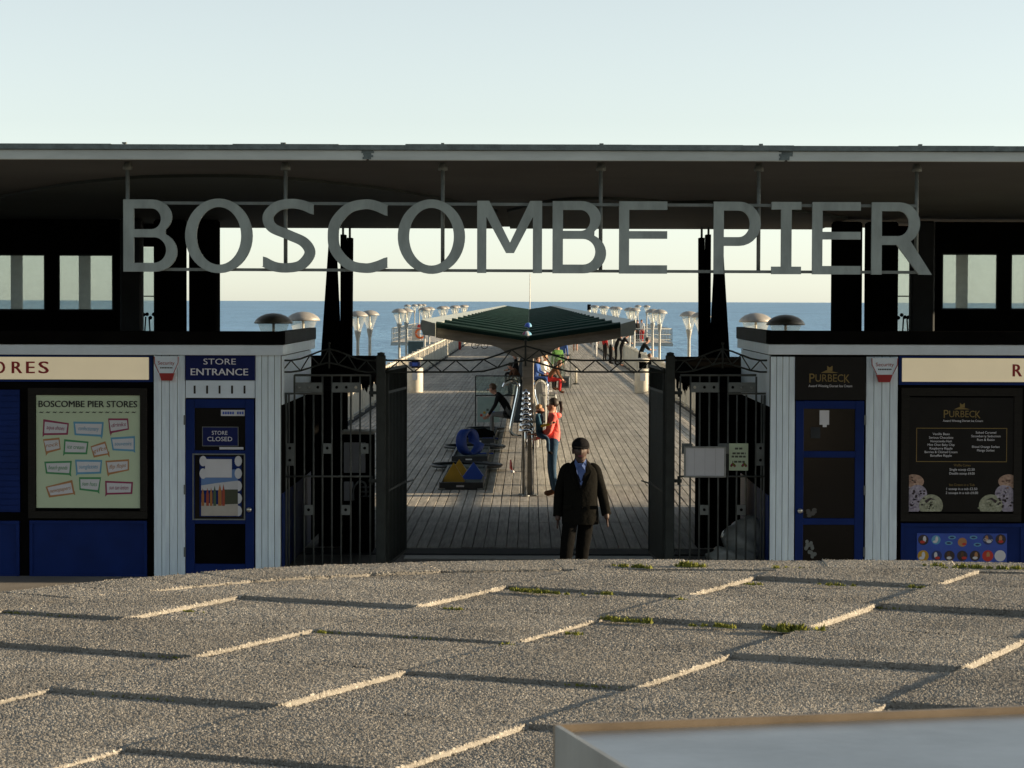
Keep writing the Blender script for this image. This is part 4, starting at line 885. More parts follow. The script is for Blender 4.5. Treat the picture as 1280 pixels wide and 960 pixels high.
# ================================================================== ON THE PIER
# ---- railings
def railing(s, label):
    X = s * DW; t = empty('pier_railing', (X, 36.5, 0)); tag(t, label, 'railing', 'long railings of the pier')
    q = MB(); q.box(X - .05, X + .05, 36.5, 200, 1.05, 1.11, 'pier_white'); q.build('handrail', t)
    q = MB(); q.box(X - .03, X + .03, 36.5, 200, .14, .18, 'rail_grey'); q.build('lower_rail', t)
    q = MB(); q.box(X - .07, X + .07, 36.5, 200, -.05, .07, 'dark_grey'); q.build('kerb', t)
    q = MB(); y = 36.6
    while y < 199.9:
        q.box(X - .012, X + .012, y, y + .042, .10, 1.05, 'pier_white'); y += .16
    tag(q.build('pickets', t), kind='stuff')
    q = MB(); q.box(X - .06, X + .06, 36.44, 36.56, -.05, 1.17, 'pier_white', .01); p0 = q.build('post', t)
    for i in range(1, 36): inst(p0, t, (0, i * 4.64, 0))
    return t
railing(-1, 'pale boarded railing along the left edge of the pier'); railing(1, 'pale boarded railing along the right edge of the pier')
# ---- lamps
def make_lamp():
    t = empty('pier_lamp', (0, 0, 0))
    q = MB(); q.lathe([(.075, -.1), (.075, .35), (.05, .4), (.046, 2.1), (.055, 2.15), (.095, 2.36), (.10, 2.41)], (0, 0, 0), 'lamp_pole', 14); q.build('pole', t)
    q = MB(); q.lathe([(.10, 2.411), (.245, 2.82)], (0, 0, 0), 'lamp_glass', 18, True); q.f = q.f[:18]; q.m = q.m[:18]; q.sm = q.sm[:18]; q.build('glass_cone', t)
    q = MB(); q.lathe([(.295, 2.815), (.305, 2.83), (.27, 2.885), (.20, 2.935), (.11, 2.968), (0, 2.98)], (0, 0, 0), 'lamp_dome', 20); q.build('dome', t)
    q = MB(); q.lathe([(.022, 2.41), (.022, 2.82)], (0, 0, 0), 'lamp_bulb', 8); q.lathe([(.03, 2.43), (.055, 2.50), (.055, 2.56), (.025, 2.62)], (0, 0, 0), 'lamp_bulb', 10); q.build('bulb', t)
    return t
lamp0 = make_lamp(); spots = []
ORD = ['first', 'second', 'third', 'fourth', 'fifth', 'sixth', 'seventh']
for s, sn in ((-1, 'left'), (1, 'right')):
    spots.append((s * 4.0, 40.0, 'nearer pier lamp showing only its dome above the %s kiosk' % sn)); spots.append((s * 4.03, 45.6, 'farther pier lamp showing only its dome above the %s kiosk' % sn))
    for i in range(6):
        Y = 74.6 + 23.75 * i
        for d_, w_ in ((0, 'nearer'), (5.6, 'farther')):
            spots.append((s * 5.0, Y + d_, '%s pier lamp of the %s pair along the %s railing' % (w_, ORD[i], sn)))
    for i, (px, Y) in enumerate(((509, 206), (518, 222), (524, 240), (529, 243)) if s < 0 else ((797, 215), (808, 207))):
        spots.append((ax(px, Y), Y, 'distant pier lamp on the %s side of the pier head, %s from the outer edge' % (sn, ORD[i])))
for i, (x, y, lab) in enumerate(spots):
    o = lamp0 if i == 0 else copy_tree(lamp0); o.location = (x, y, .10 if y < 50 else 0); tag(o, lab, 'lamp', 'domed lamps along the pier')
# ---- pier head railings
def head_rail(pts, label):
    t = empty('pier_head_railing', (pts[0][0], pts[0][1], 0)); tag(t, label, 'railing')
    for z in (.25, .65, 1.1):
        q = MB(); q.tube([(x, y, z) for x, y in pts], .035 if z > 1 else .02, 'rail_grey', 6); q.build('rail', t)
    for (x0, y0), (x1, y1) in zip(pts[:-1], pts[1:]):
        n = max(1, int(math.hypot(x1 - x0, y1 - y0) / 2.2))
        for i in range(n):
            q = MB(); x, y = x0 + (x1 - x0) * i / n, y0 + (y1 - y0) * i / n; q.box(x - .04, x + .04, y - .04, y + .04, -.05, 1.12, 'rail_grey'); q.build('post', t)
head_rail([(-5, 203.1), (-10.9, 203.1), (-10.9, 245.8), (0, 245.8)], 'distant tubular railing round the left half of the pier head')
head_rail([(5, 203.1), (11.3, 203.1), (11.3, 245.8), (0, 245.9)], 'distant tubular railing round the right half of the pier head')
# ---- central shelter with butterfly roof
SHY, SHE = 43.0, 187.0; VX = -.02; ZV, ZO, XO = 2.655, 2.88, 1.55
sh = empty('pier_shelter', (VX, SHY, 0)); tag(sh, 'long central shelter with dark green butterfly roof and pale edge gutters', 'shelter')
q = MB()
for s in (-1, 1):
    P = [(VX, SHY, ZV), (VX + s * XO, SHY, ZO), (VX + s * XO, SHE, ZO), (VX, SHE, ZV)]
    P = P if s > 0 else P[::-1]
    q.prism([Vector(p) - Vector((0, 0, .05)) for p in P], (0, 0, .05), 'green_roof')
q.build('roof', sh)
y = SHY + .02; q0 = {}
k_ = 0
while y < SHE - .5:
    for s in (-1, 1):
        if s not in q0:
            q = MB(); h_ = .05; pr = [(0, 0), (.01, .030), (.16, h_), (.3, 0)]
            A = [(VX + s * .02, y + a, ZV + c + .002) for a, c in pr]; n_ = 4
            B_ = [(VX + s * XO, y + a, ZO + c + .002) for a, c in pr]
            q.add(A + B_, [(0, 1, 2, 3) if s < 0 else (3, 2, 1, 0), (7, 6, 5, 4) if s < 0 else (4, 5, 6, 7)] + [((i, n_ + i, n_ + i + 1, i + 1) if s > 0 else (i + 1, n_ + i + 1, n_ + i, i)) for i in range(3)], 'green_roof')
            q0[s] = q.build('roof_rib', sh)
        else: inst(q0[s], sh, (0, y - SHY - .02, 0))
    y += 4.4
for s in (-1, 1):
    q = MB(); x0, x1 = VX + s * (XO + .004), VX + s * (XO + .26)
    P = [(x0, ZO - .20), (x1 - s * .05, ZO - .17), (x1, ZO - .03), (x1 - s * .02, ZO + .085), (x0, ZO + .02)]
    q.prism([(a, SHY - .12, c) for a, c in (P if s < 0 else P[::-1])][::-1], (0, SHE - SHY + .12, 0), 'gutter'); q.build('edge_gutter', sh)
for i in range(24):       # T-frames: post and two tapered cantilever arms
    Y = SHY + .05 + i * 6.1
    if i == 0:
        q = MB(); q.box(VX - .095, VX + .095, Y, Y + .2, 0, ZV - .30, 'grey_timber', .01); post0 = q.build('post', sh)
        q = MB()
        for s in (-1, 1):
            tp = [(0, ZV - .055), (XO, ZO - .055), (XO, ZO - .22), (1.1, ZO - .295), (.62, ZO - .345), (.46, ZO - .40), (.34, ZO - .50), (.10, ZO - .565), (0, ZO - .565)]
            q.prism([(VX + s * a, Y, c) for a, c in (tp if s < 0 else tp[::-1])], (0, .16, 0), 'grey_timber')
        arm0 = q.build('cantilever_arm', sh); Y0 = Y
        q = MB(); q.box(VX - .16, VX + .16, Y - .06, Y + .26, 0, .02, 'galv', .004); q.build('foot_plate', sh)
        q = MB(); q.tube([(VX + .085, Y - .03, .02), (VX + .085, Y - .03, 1.12), (VX + .085, Y - .005, 1.16)], .024, 'chrome', 10); q.build('guard_tube', sh)
    else: inst(post0, sh, (0, Y - Y0, 0)); inst(arm0, sh, (0, Y - Y0, 0))
for a, c in ((43.6, 90.8), (93.2, 149), (151.2, 186)):   # windbreak wall with bench along both sides
    q = MB(); y = a
    q.box(VX - .05, VX + .05, a, c, .12, 1.62, 'rail_grey'); q.build('windbreak', sh)
    for s in (-1, 1):
        q = MB(); q.box(VX + s * .08, VX + s * .44, max(a + 3, 60.5), c - 1, .40, .45, 'dark_grey'); q.build('bench_seat', sh)
# ---- bell tree on the shelter post
BY = SHY - .14; bt = empty('bell_tree', (VX - .03, BY, 0)); tag(bt, 'upright stack of polished steel bell domes in front of shelter post', 'bells')
q = MB(); q.tube([(VX - .03, BY, 0), (VX - .03, BY, 1.80)], .026, 'chrome', 12); q.lathe([(.07, 0), (.07, .02), (.03, .03)], (VX - .03, BY, .003), 'galv', 12); q.build('pole', bt)
for i in range(8):
    z = 1.10 + .088 * i; r_ = .125 - .0085 * i; q = MB(); q.lathe([(r_, 0), (r_ * .98, .012), (r_ * .85, .045), (r_ * .5, .066), (.02, .072), (.02, .085)], (VX - .03, BY, z), 'chrome', 20); q.build('bell', bt)
# ---- bent tube chimes
def tube_loop(name, pts, r_, label, mt='chrome'):
    q = MB(); q.tube(catmull(pts, 6), r_, mt, 10); o = q.build(name); tag(o, label, 'tube frame', 'bent steel tubes by the shelter'); return o
LY = 50.0
def lp(x, y): p = at(x, y, LY); return (p.x, p.y, max(.0, p.z))
tube_loop('tube_frame', [lp(629, 484), lp(632, 478.5), lp(640, 475.5), lp(647, 479), lp(648, 487), lp(643, 512), lp(638.5, 535), lp(640, 542), lp(646, 545), lp(652, 545)], .030, 'tall crook-shaped polished tube left of the shelter post')
tube_loop('tube_frame', [lp(674, 560), lp(672.5, 512), lp(668, 492), lp(668.5, 480), lp(675.5, 474.5), lp(682.5, 479), lp(683.6, 490), lp(683.6, 560)], .030, 'tall inverted U polished tube right of the shelter post')
tube_loop('tube_frame', [lp(675, 540), lp(675, 496), lp(678, 494.5), lp(691, 494.5), lp(694.5, 497), lp(695, 540)], .016, 'low wide grey tube hoop right of the shelter post', 'galv')
# ---- glazed notice frame on the left of the axis
GYf = 66.0
gf = empty('glazed_screen', (ax(622, GYf), GYf, 0)); tag(gf, 'thin framed glass screen with coloured notice left of the shelter post', 'screen')
xa, xb = ax(594.5, GYf), ax(651, GYf); z1, z2, z3 = az(470, GYf), az(494.5, GYf), az(528, GYf)
for x in (xa, xb): q = MB(); q.box(x - .015, x + .015, GYf - .015, GYf + .015, 0, z1, 'gate_steel'); q.build('post', gf)
for z in (z1, z2): q = MB(); q.box(xa, xb, GYf - .012, GYf + .012, z - .015, z + .015, 'gate_steel'); q.build('rail', gf)
q = MB(); q.box(xa + .02, xb - .02, GYf - .004, GYf + .004, z2 + .02, z1 - .02, 'clear_glass'); q.build('pane', gf)
mat('notice_pale', (.28, .38, .36), .5, var=.1)
q = MB(); q.box(xa + .05, xa + .62, GYf - .02, GYf - .01, .15, z2 - .04, 'notice_pale')
for i in range(5): q.box(xa + .12 + .08 * i, xa + .18 + .08 * i, GYf - .024, GYf - .0205, .3 + .07 * (i % 3), .36 + .07 * (i % 3), ('red', 'yellow', 'felt_green', 'red', 'blue')[i])
q.build('notice', gf)
# ---- screen and box on the right of the axis
ry = 96.0; sc = empty('windbreak_frame', (ax(700, ry), ry, 0)); tag(sc, 'open grey post frame standing by the seated people', 'frame')
for x in (706, 713): q = MB(); q.box(ax(x, ry) - .03, ax(x, ry) + .03, ry - .03, ry + .03, 0, az(443.5, ry, x), 'steel_post'); q.build('post', sc)
q = MB(); q.box(ax(684, ry), ax(714, ry), ry - .02, ry + .02, az(444.5, ry), az(443, ry), 'gate_steel'); q.build('rail', sc)
q = MB(); q.box(ax(684, ry), ax(705, ry), ry - .01, ry + .01, az(470, ry), az(445, ry), 'clear_glass'); q.build('pane', sc)
py_ = 101.; q = MB(); X = ax(720, py_); q.lathe([(.14, 0), (.14, .03), (.05, .05)], (X, py_, 0), 'dark_grey', 12); q.lathe([(.05, .05), (.05, .62), (.03, .66)], (X, py_, 0), 'pier_white', 10); tag(q.build('bollard'), 'short white post on a dark round foot beside the box', 'bollard')
by_ = 95.; t = empty('slanted_box', (ax(704, by_), by_, 0)); tag(t, 'dark slanted metal box on the deck beside seated people', 'box')
q = MB(); x0, x1 = ax(697, by_), ax(711.5, by_); z0, z1 = .05, az(470.5, by_)
q.hexa([(x0, by_, z0), (x1, by_, z0), (x1, by_ + .5, z0), (x0, by_ + .5, z0), (x0 + .03, by_ + .25, z1), (x1, by_ + .25, z1), (x1 + .05, by_ + .5, z1), (x0 + .06, by_ + .5, z1)], 'galv_plate'); q.build('body', t)
q = MB(); q.hexa([(x0 + .05, by_ + .0, z0 + .06), (x1 - .04, by_ + .0, z0 + .06), (x1 - .04, by_ + .02, z0 + .06), (x0 + .05, by_ + .02, z0 + .06), (x0 + .06, by_ + .2, z1 - .06), (x1 - .04, by_ + .2, z1 - .06), (x1 - .04, by_ + .22, z1 - .06), (x0 + .06, by_ + .22, z1 - .06)], 'lane_steel'); q.build('front_panel', t)
# ---- litter bins
def bin_(px, Y, label, blue):
    X = ax(px, Y); t = empty('litter_bin', (X, Y, 0)); tag(t, label, 'bin', 'litter bins on the pier')
    q = MB(); q.lathe([(.27, 0), (.28, .03), (.28, .86), (.26, .88)], (X, Y, 0), 'pier_white', 24); q.build('body', t)
    q = MB(); q.lathe([(.20, .881), (.20, 1.12)], (X, Y, 0), 'black_paint', 18); q.build('opening', t)
    q = MB()
    for a in range(0, 360, 90): q.box(X + .23 * math.cos(R(a + 45)) - .03, X + .23 * math.cos(R(a + 45)) + .03, Y + .23 * math.sin(R(a + 45)) - .03, Y + .23 * math.sin(R(a + 45)) + .03, .87, 1.13, 'pier_white')
    q.lathe([(.28, 1.121), (.285, 1.15), (.26, 1.22), (.12, 1.255), (0, 1.26)], (X, Y, 0), 'pier_white', 24); q.build('hood', t)
    q = MB(); q.box(X - .09, X + .09, Y - .292, Y - .28, .45, .72, 'paper'); q.build('sticker', t)
    if blue: q = MB(); q.box(X - .2, X + .2, Y - .30, Y - .285, .93, 1.1, 'deep_blue', .01); q.box(X - .09, X + .09, Y - .306, Y - .301, .96, 1.07, 'blue'); q.build('blue_label', t)
bin_(519, 91.5, 'round white litter bin with blue label by the left railing', True); bin_(803, 91.5, 'round white litter bin with black opening by the right railing', False)
# ---- crazy golf lanes
def lane(xf0, xf1, yf, xb0, xb1, yb, label, kind):
    a0, a1 = ground(xf0, yf), ground(xf1, yf); c0, c1 = ground(xb0, yb), ground(xb1, yb); Yf, Yb = a0.y, c0.y; cx = (a0.x + a1.x) / 2; hw = (a1.x - a0.x) / 2
    R_ = (c1.x - c0.x) / 2; cyr = Yb - R_ * .2; cxr = (c0.x + c1.x) / 2
    t = empty('crazy_golf_lane', (cx, Yf, 0)); tag(t, label, 'golf lane', 'crazy golf lanes on the deck')
    q = MB(); q.box(cx - hw, cx + hw, Yf, cyr, .06, .075, 'felt_green'); q.lathe([(R_, 0), (R_, .012)], (cxr, cyr, .064), 'felt_green', 28); q.build('playing_surface', t)
    q = MB(); q.box(cx - hw, cx + hw, Yf - .05, Yf, .0, .13, 'lane_steel'); q.box(cx - hw - .04, cx - hw, Yf - .05, cyr - R_ * .8, .0, .13, 'lane_steel'); q.box(cx + hw, cx + hw + .04, Yf - .05, cyr - R_ * .8, 0, .13, 'lane_steel'); q.build('border', t)
    q = MB(); ring = [(cxr + R_ * math.cos(R(a)), cyr + R_ * math.sin(R(a)), .10) for a in range(-60, 241, 12)]; q.tube(ring, .028, 'lane_steel', 6); q.build('end_ring', t)
    q = MB(); q.box(cx - hw * .25, cx + hw * .15, Yf - .052, Yf - .0505, .05, .08, 'paper'); q.build('number_plate', t)
    for sx in (-1, 1): q = MB(); q.box(cx + sx * hw - .06, cx + sx * hw + .06, Yf - .09, Yf - .06, 0, .03, 'galv'); q.build('foot', t)
    if kind == 'pyr':
        for px, w_, h_, dy, m_ in ((567, .20, .27, .9, 'yellow'), (574, .22, .26, 2.0, 'yellow'), (592, .22, .24, 1.6, 'blue')):
            Y = Yf + dy; X = ax(px, Y); q = MB(); q.add([(X - w_, Y - .1, .076), (X + w_, Y - .1, .076), (X + w_, Y + .3, .076), (X - w_, Y + .3, .076), (X, Y + .1, .076 + h_ * 1.25)], [(0, 1, 4), (1, 2, 4), (2, 3, 4), (3, 0, 4), (3, 2, 1, 0)], m_); q.build('pyramid', t)
    if kind == 'loop':
        X = ax(586.5, Yf + 1.2); Y = Yf + 1.2; r_ = .27; q = MB(); n_ = 26; vs = []
        for i in range(n_):
            a = 2 * math.pi * i / n_
            for w_, rr in ((-.10, r_), (.10, r_), (.10, r_ - .03), (-.10, r_ - .03)): vs.append((X + w_ + .12 * (i / n_ - .5) + rr * math.cos(a) * .62, Y + rr * math.cos(a) * .8 + w_ * .9, .08 + r_ + rr * math.sin(a)))
        fs = [[i * 4 + j, i * 4 + (j + 1) % 4, ((i + 1) % n_) * 4 + (j + 1) % 4, ((i + 1) % n_) * 4 + j] for i in range(n_) for j in range(4)]
        q.add(vs, fs, 'blue', True); q.build('loop', t); q = MB(); q.box(X + .1, X + .5, Y + .4, Y + .5, .076, .10, 'blue'); q.build('ramp', t)
    if kind == 'bridge':
        X, Y = ax(601, Yf + 1.3), Yf + 1.3; q = MB(); q.prism([(X - .45, Y, .076), (X + .35, Y, .076), (X + .3, Y, .20), (X + .1, Y, .27), (X - .3, Y, .25), (X - .5, Y, .18)], (0, .5, 0), 'black_paint'); q.build('hump', t)
        q = MB(); q.box(X + .05, X + .42, Yf + .5, Yf + .62, .076, .12, 'deep_blue'); q.build('ramp', t)
lane(552, 601, 612, 540, 627, 587, 'crazy golf lane nearest the gate with yellow and blue pyramids', 'pyr')
lane(567, 607, 578, 556, 631, 563, 'middle crazy golf lane with a standing blue loop', 'loop')
lane(582, 616, 555, 583, 630, 540, 'farthest crazy golf lane with a black hump beside the seated man', 'bridge')
p = ground(640, 591); q = MB(); q.tube([p + Vector((0, 0, .03)), p + Vector((-.03, .5, .2)), p + Vector((-.07, 1.4, .45))][:2] + [p + Vector((-.02, 1.2, .02))][:0] + [p + Vector((-.04, 1.1, .02))], .02, 'red', 6); q.tube([p + Vector((0, 0, .025)), p + Vector((.02, -.12, .03))], .03, 'paper', 6); tag(q.build('golf_club', base=p), 'red shafted golf club lying on the deck left of the bells', 'golf club')
# ---- balls caught in the roof valley
def ball(px, py, Y, r_, label, mats):
    z = ZV + r_ * .4; X = ax(px, Y); q = MB(); q.ball((X, Y, z), r_, r_, r_, mats[0], 24, 12)
    for k in range(len(q.f)): q.m[k] = q.mi(mats[(k % 24) // 4 % len(mats)])
    tag(q.build('beach_ball', base=(X, Y, z)), label, 'ball')
ball(658.5, 420, 43.2, .085, 'pink and white striped ball at the front of the shelter roof', ['print_plum', 'paper', 'print_sky'])
ball(660, 397, 60.0, .085, 'small blue ball lying farther back in the shelter roof valley', ['blue', 'blue', 'print_sky'])
# ---- far things: mast, marker, life-ring stand, screens, red bin, bicycle
my = 243.; q = MB(); X = ax(662, my); q.tube([(X, my, 0), (X, my, az(342, my, 662))], [.07, .035], 'pier_white', 8); tag(q.build('flagpole'), 'thin bare white mast at the far end of the pier', 'mast')
my = 228.; q = MB(); X = ax(736, my)
for k in range(6): q.lathe([(.16, 0), (.16, .5), (.14, .5)], (X, my, k * .5), ('pier_white', 'black_paint')[k % 2], 10)
tag(q.build('marker_post'), 'small black and white banded post at the right of pier head', 'post')
ly = 214.; t = empty('life_ring_stand', (ax(525, ly), ly, 0)); tag(t, 'orange life ring on a cream stand at the left of pier head', 'life ring')
q = MB(); q.box(ax(515, ly), ax(525, ly), ly, ly + .4, 0, az(407, ly), 'pier_white'); q.build('stand', t)
q = MB(); cx, cz = ax(525.5, ly), az(417, ly); q.tube([(cx + .38 * math.cos(R(a)), ly - .1, cz + .38 * math.sin(R(a))) for a in range(0, 361, 20)], .09, 'orange', 8); q.box(cx - .25, cx + .25, ly - .08, ly, cz + .35, cz + .75, 'red'); q.build('ring', t)
ly = 150.; q = MB(); q.box(ax(510, ly), ax(529, ly), ly, ly + .15, -.05, az(427.5, ly), 'felt_green'); q.box(ax(509, ly), ax(530, ly), ly - .03, ly + .18, az(427.4, ly), az(426, ly), 'gutter'); tag(q.build('deck_screen'), 'grey green solid screen beyond the left railing', 'screen')
ly = 212.; q = MB(); q.box(ax(800, ly), ax(809, ly), ly, ly + .4, 0, az(408, ly), 'rail_grey'); q.box(ax(799, ly), ax(810, ly), ly - .05, ly + .45, az(407.9, ly), az(407, ly), 'galv_plate'); tag(q.build('lookout_board'), 'grey lookout board on the right of the pier head', 'board')
ly = 172.; q = MB(); X = ax(572.5, ly); q.lathe([(.20, 0), (.22, .7), (.16, .85), (0, .9)], (X, ly, 0), 'red', 12); tag(q.build('red_bin'), 'small red bin far along the left railing', 'bin')
ly = 175.; t = empty('bicycle', (ax(599.5, ly), ly, 0)); tag(t, 'small dark bicycle parked far along the pier', 'bicycle')
X = ax(599.5, ly)
for s in (-1, 1): q = MB(); q.tube([(X + s * .33 + .23 * math.cos(R(a)), ly, .24 + .23 * math.sin(R(a))) for a in range(0, 361, 20)], .022, 'black_paint', 5); q.build('wheel', t)
q = MB()
for a, c in (((-.33, .24), (-.1, .5)), ((-.1, .5), (.22, .52)), ((.22, .52), (.33, .24)), ((-.02, .25), (.22, .52)), ((-.02, .25), (-.1, .55)), ((-.33, .24), (-.02, .25))): q.tube([(X + a[0], ly, a[1]), (X + c[0], ly, c[1])], .02, 'black_paint', 5)
q.build('frame', t); q = MB(); q.tube([(X + .2, ly, .52), (X + .2, ly, .64), (X + .1, ly - .1, .66)], .018, 'black_paint', 5); q.build('handlebar', t); q = MB(); q.box(X - .18, X - .04, ly - .04, ly + .04, .55, .59, 'black_paint', .01); q.build('saddle', t)
# ---- steel cabinet with raised rim close to the camera
d_ = Vector((.968, .252, 0)); n_ = Vector((d_.y, -d_.x, 0)); c0 = ground(692.5, 905.5, EYE - .66); zt = EYE - .66
cb = empty('steel_cabinet', (c0.x + .5, c0.y - .3, T)); tag(cb, 'galvanised steel cabinet top with raised brown rim, near right corner', 'cabinet')
def cab(m, a0, a1, b0, b1, z0, z1, mt):
    P = [c0 + d_ * a0 + n_ * b1, c0 + d_ * a1 + n_ * b1, c0 + d_ * a1 + n_ * b0, c0 + d_ * a0 + n_ * b0]
    m.hexa([(p.x, p.y, z0) for p in P] + [(p.x, p.y, z1) for p in P], mt); return m
mat('cab_side', (.30, .31, .30), .45, .5, var=.25, vs=5, bump=.1, bs=40, stretch=(1, 1, .3)); mat('cab_top', (.24, .27, .30), .3, .7, var=.30, vs=3, bump=.08, bs=30); mat('rim_brown', (.20, .155, .105), .5, .3, var=.25, vs=9)
cab(MB(), .004, 1.5, .004, .62, T, zt - .016, 'cab_side').build('body', cb)
cab(MB(), .010, 1.49, .012, .61, zt - .015, zt - .011, 'cab_top').build('top_plate', cb)
cab(MB(), 0, 1.504, -.006, .006, zt - .08, zt, 'rim_brown').build('rim', cb); cab(MB(), 0, .008, .0065, .62, zt - .08, zt - .0005, 'cab_side').build('rim', cb)
# ================================================================== PEOPLE
BASEJ = dict(pel=(0, 0, .93), spi=(0, .005, 1.12), che=(0, .0, 1.33), nec=(0, .01, 1.47), hea=(0, -.01, 1.56), top=(0, -.005, 1.66),
             shl=(-.175, .01, 1.41), ell=(-.225, .03, 1.13), wrl=(-.235, -.03, .89), hal=(-.235, -.05, .80),
             shr=(.175, .01, 1.41), elr=(.225, .03, 1.13), wrr=(.235, -.03, .89), har=(.235, -.05, .80),
             hil=(-.09, 0, .90), knl=(-.10, -.02, .49), anl=(-.10, .03, .085), tol=(-.11, -.13, .035),
             hir=(.09, 0, .90), knr=(.10, -.02, .49), anr=(.10, .03, .085), tor=(.11, -.13, .035))
RAD = dict(pel=(.145, .11), spi=(.125, .10), che=(.15, .11), nec=(.055, .058), hea=(.078, .09), top=(.07, .08), sh=(.068, .068), el=(.046, .046), wr=(.033, .033), ha=(.042, .028), hi=(.088, .09), kn=(.06, .06), an=(.043, .045), to=(.042, .035))
LINKS = [('pel', 'spi', 'top'), ('spi', 'che', 'top'), ('che', 'nec', 'top'), ('nec', 'hea', 'skin'), ('hea', 'top', 'skin')]
for s in 'lr': LINKS += [('che', 'sh' + s, 'top'), ('sh' + s, 'el' + s, 'top'), ('el' + s, 'wr' + s, 'sleeve'), ('wr' + s, 'ha' + s, 'skin'), ('pel', 'hi' + s, 'leg'), ('hi' + s, 'kn' + s, 'leg'), ('kn' + s, 'an' + s, 'leg'), ('an' + s, 'to' + s, 'shoe')]
def seg_d(p, a, b):
    ab = b - a; t = max(0, min(1, (p - a).dot(ab) / max(1e-9, ab.length_squared))); return (p - a - ab * t).length
def skin_mesh(J, rad, links, k, level=1):
    names = list(J); me = bpy.data.meshes.new('body'); me.from_pydata([Vector(J[n]) * k for n in names], [(names.index(a), names.index(b)) for a, b, _ in links], [])
    ob = bpy.data.objects.new('tmp', me); C.objects.link(ob); sk = ob.modifiers.new('s', 'SKIN'); sk.use_smooth_shade = True
    ss = ob.modifiers.new('d', 'SUBSURF'); ss.levels = ss.render_levels = level
    for i, n in enumerate(names):
        r_ = rad.get(n) or rad[n[:2]]; d = me.skin_vertices[0].data[i]; d.radius = (r_[0] * k, r_[1] * k); d.use_root = (n == 'pel')
    bpy.context.view_layer.update(); dg = bpy.context.evaluated_depsgraph_get(); out = bpy.data.meshes.new_from_object(ob.evaluated_get(dg)); bpy.data.objects.remove(ob); return out
def person(label, loc, rz, pose=None, H=1.72, cols=None, hair='hair_dark', rad=None, hair_long=0, group=None, detail=False, ponytail=False, nohair=False):
    J = {n: Vector(v) for n, v in BASEJ.items()}
    for n, v in (pose or {}).items(): J[n] = Vector(v)
    k = H / 1.72; rd = dict(RAD); rd.update(rad or {})
    cl = dict(top='cloth_black', sleeve=None, leg='cloth_black', shoe='cloth_black', skin='skin'); cl.update(cols or {}); cl['sleeve'] = cl['sleeve'] or cl['top']
    out = skin_mesh(J, rd, LINKS, k)
    me = out; kinds = list(dict.fromkeys(cl.values()))
    for m in kinds: me.materials.append(MATS[m])
    segs = [(J[a] * k, J[b] * k, z) for a, b, z in LINKS]
    for p in me.polygons:
        c = p.center; z = min(segs, key=lambda s: seg_d(c, s[0], s[1]))[2]
        if z == 'top' and (c - J['nec'] * k).length < .052 * k and c.z > J['nec'].z * k + .012: z = 'skin'
        p.material_index = kinds.index(cl[z]); p.use_smooth = True
    t = empty('person', loc, rz); tag(t, label, 'person', group)
    # fingers, nose, ears joined to the body mesh
    q = MB(); 
    for m in kinds: q.mi(m)
    inv = {i: m for i, m in enumerate(kinds)}
    for p in me.polygons: pass
    q.add([v.co.copy() for v in me.vertices], [list(p.vertices) for p in me.polygons], kinds[0], True); q.m = [p.material_index for p in me.polygons]
    hx, hd = J['top'] * k, (J['top'] - J['hea']).normalized(); fwd = Vector((pose or {}).get('_', (0, -1, 0))); side = fwd.cross(Vector((0, 0, 1))).normalized(); hc = (J['hea'] + J['top']) * .5 * k
    q.ball(hc + fwd * .088 * k + Vector((0, 0, -.02 * k)), .014 * k, .02 * k, .022 * k, cl['skin'], 8, 6)
    for s in (-1, 1): q.ball(hc + side * s * .082 * k + Vector((0, 0, -.015 * k)), .012 * k, .02 * k, .032 * k, cl['skin'], 8, 6)
    for s in 'lr':
        w_, h_ = J['wr' + s] * k, J['ha' + s] * k; d = (h_ - w_).normalized(); a = d.cross(fwd); a = a.normalized() if a.length > .05 else side
        b_ = a.cross(d).normalized(); kn = h_ + d * .02 * k
        for i, L_ in enumerate((.050, .058, .055, .042)):
            o = kn + b_ * (-.027 + .018 * i) * k; q.tube([o - d * .02 * k, o + d * L_ * .5 * k, o + d * L_ * .9 * k + fwd * .028 * k], [.0115 * k, .0105 * k, .009 * k], cl['skin'], 6)
        o = w_.lerp(h_, .5) - b_ * .025 * k; q.tube([o, o - b_ * .03 * k + d * .03 * k, o - b_ * .03 * k + d * .065 * k], [.011 * k, .010 * k, .008 * k], cl['skin'], 6)
    WL[t.name] = Vector((0, 0, 0)); q.build('body', t); bpy.data.meshes.remove(me)
    if not nohair:
        q = MB()
        def hf(qq, d):
            if d.dot(fwd) > .35 and d.z < .45: qq = qq * .80
            if d.z < -.35 and not hair_long: qq = qq * .82
            return qq
        q.ball(hc + Vector((0, 0, .028 * k)) - fwd * .024 * k, .094 * k, .100 * k, .104 * k, hair, 18, 12, hf)
        if hair_long: q.ball(hc - fwd * .05 * k - Vector((0, 0, .08 * k)), .085 * k, .05 * k, hair_long * k, hair, 12, 8)
        if ponytail: q.tube([hc - fwd * .09 * k + Vector((0, 0, .05 * k)), hc - fwd * .15 * k + Vector((0, 0, .045 * k)), hc - fwd * .165 * k - Vector((0, 0, .06 * k)), hc - fwd * .15 * k - Vector((0, 0, .15 * k))], [.025 * k, .036 * k, .032 * k, .012 * k], hair, 8)
        q.build('hair', t)
    return t
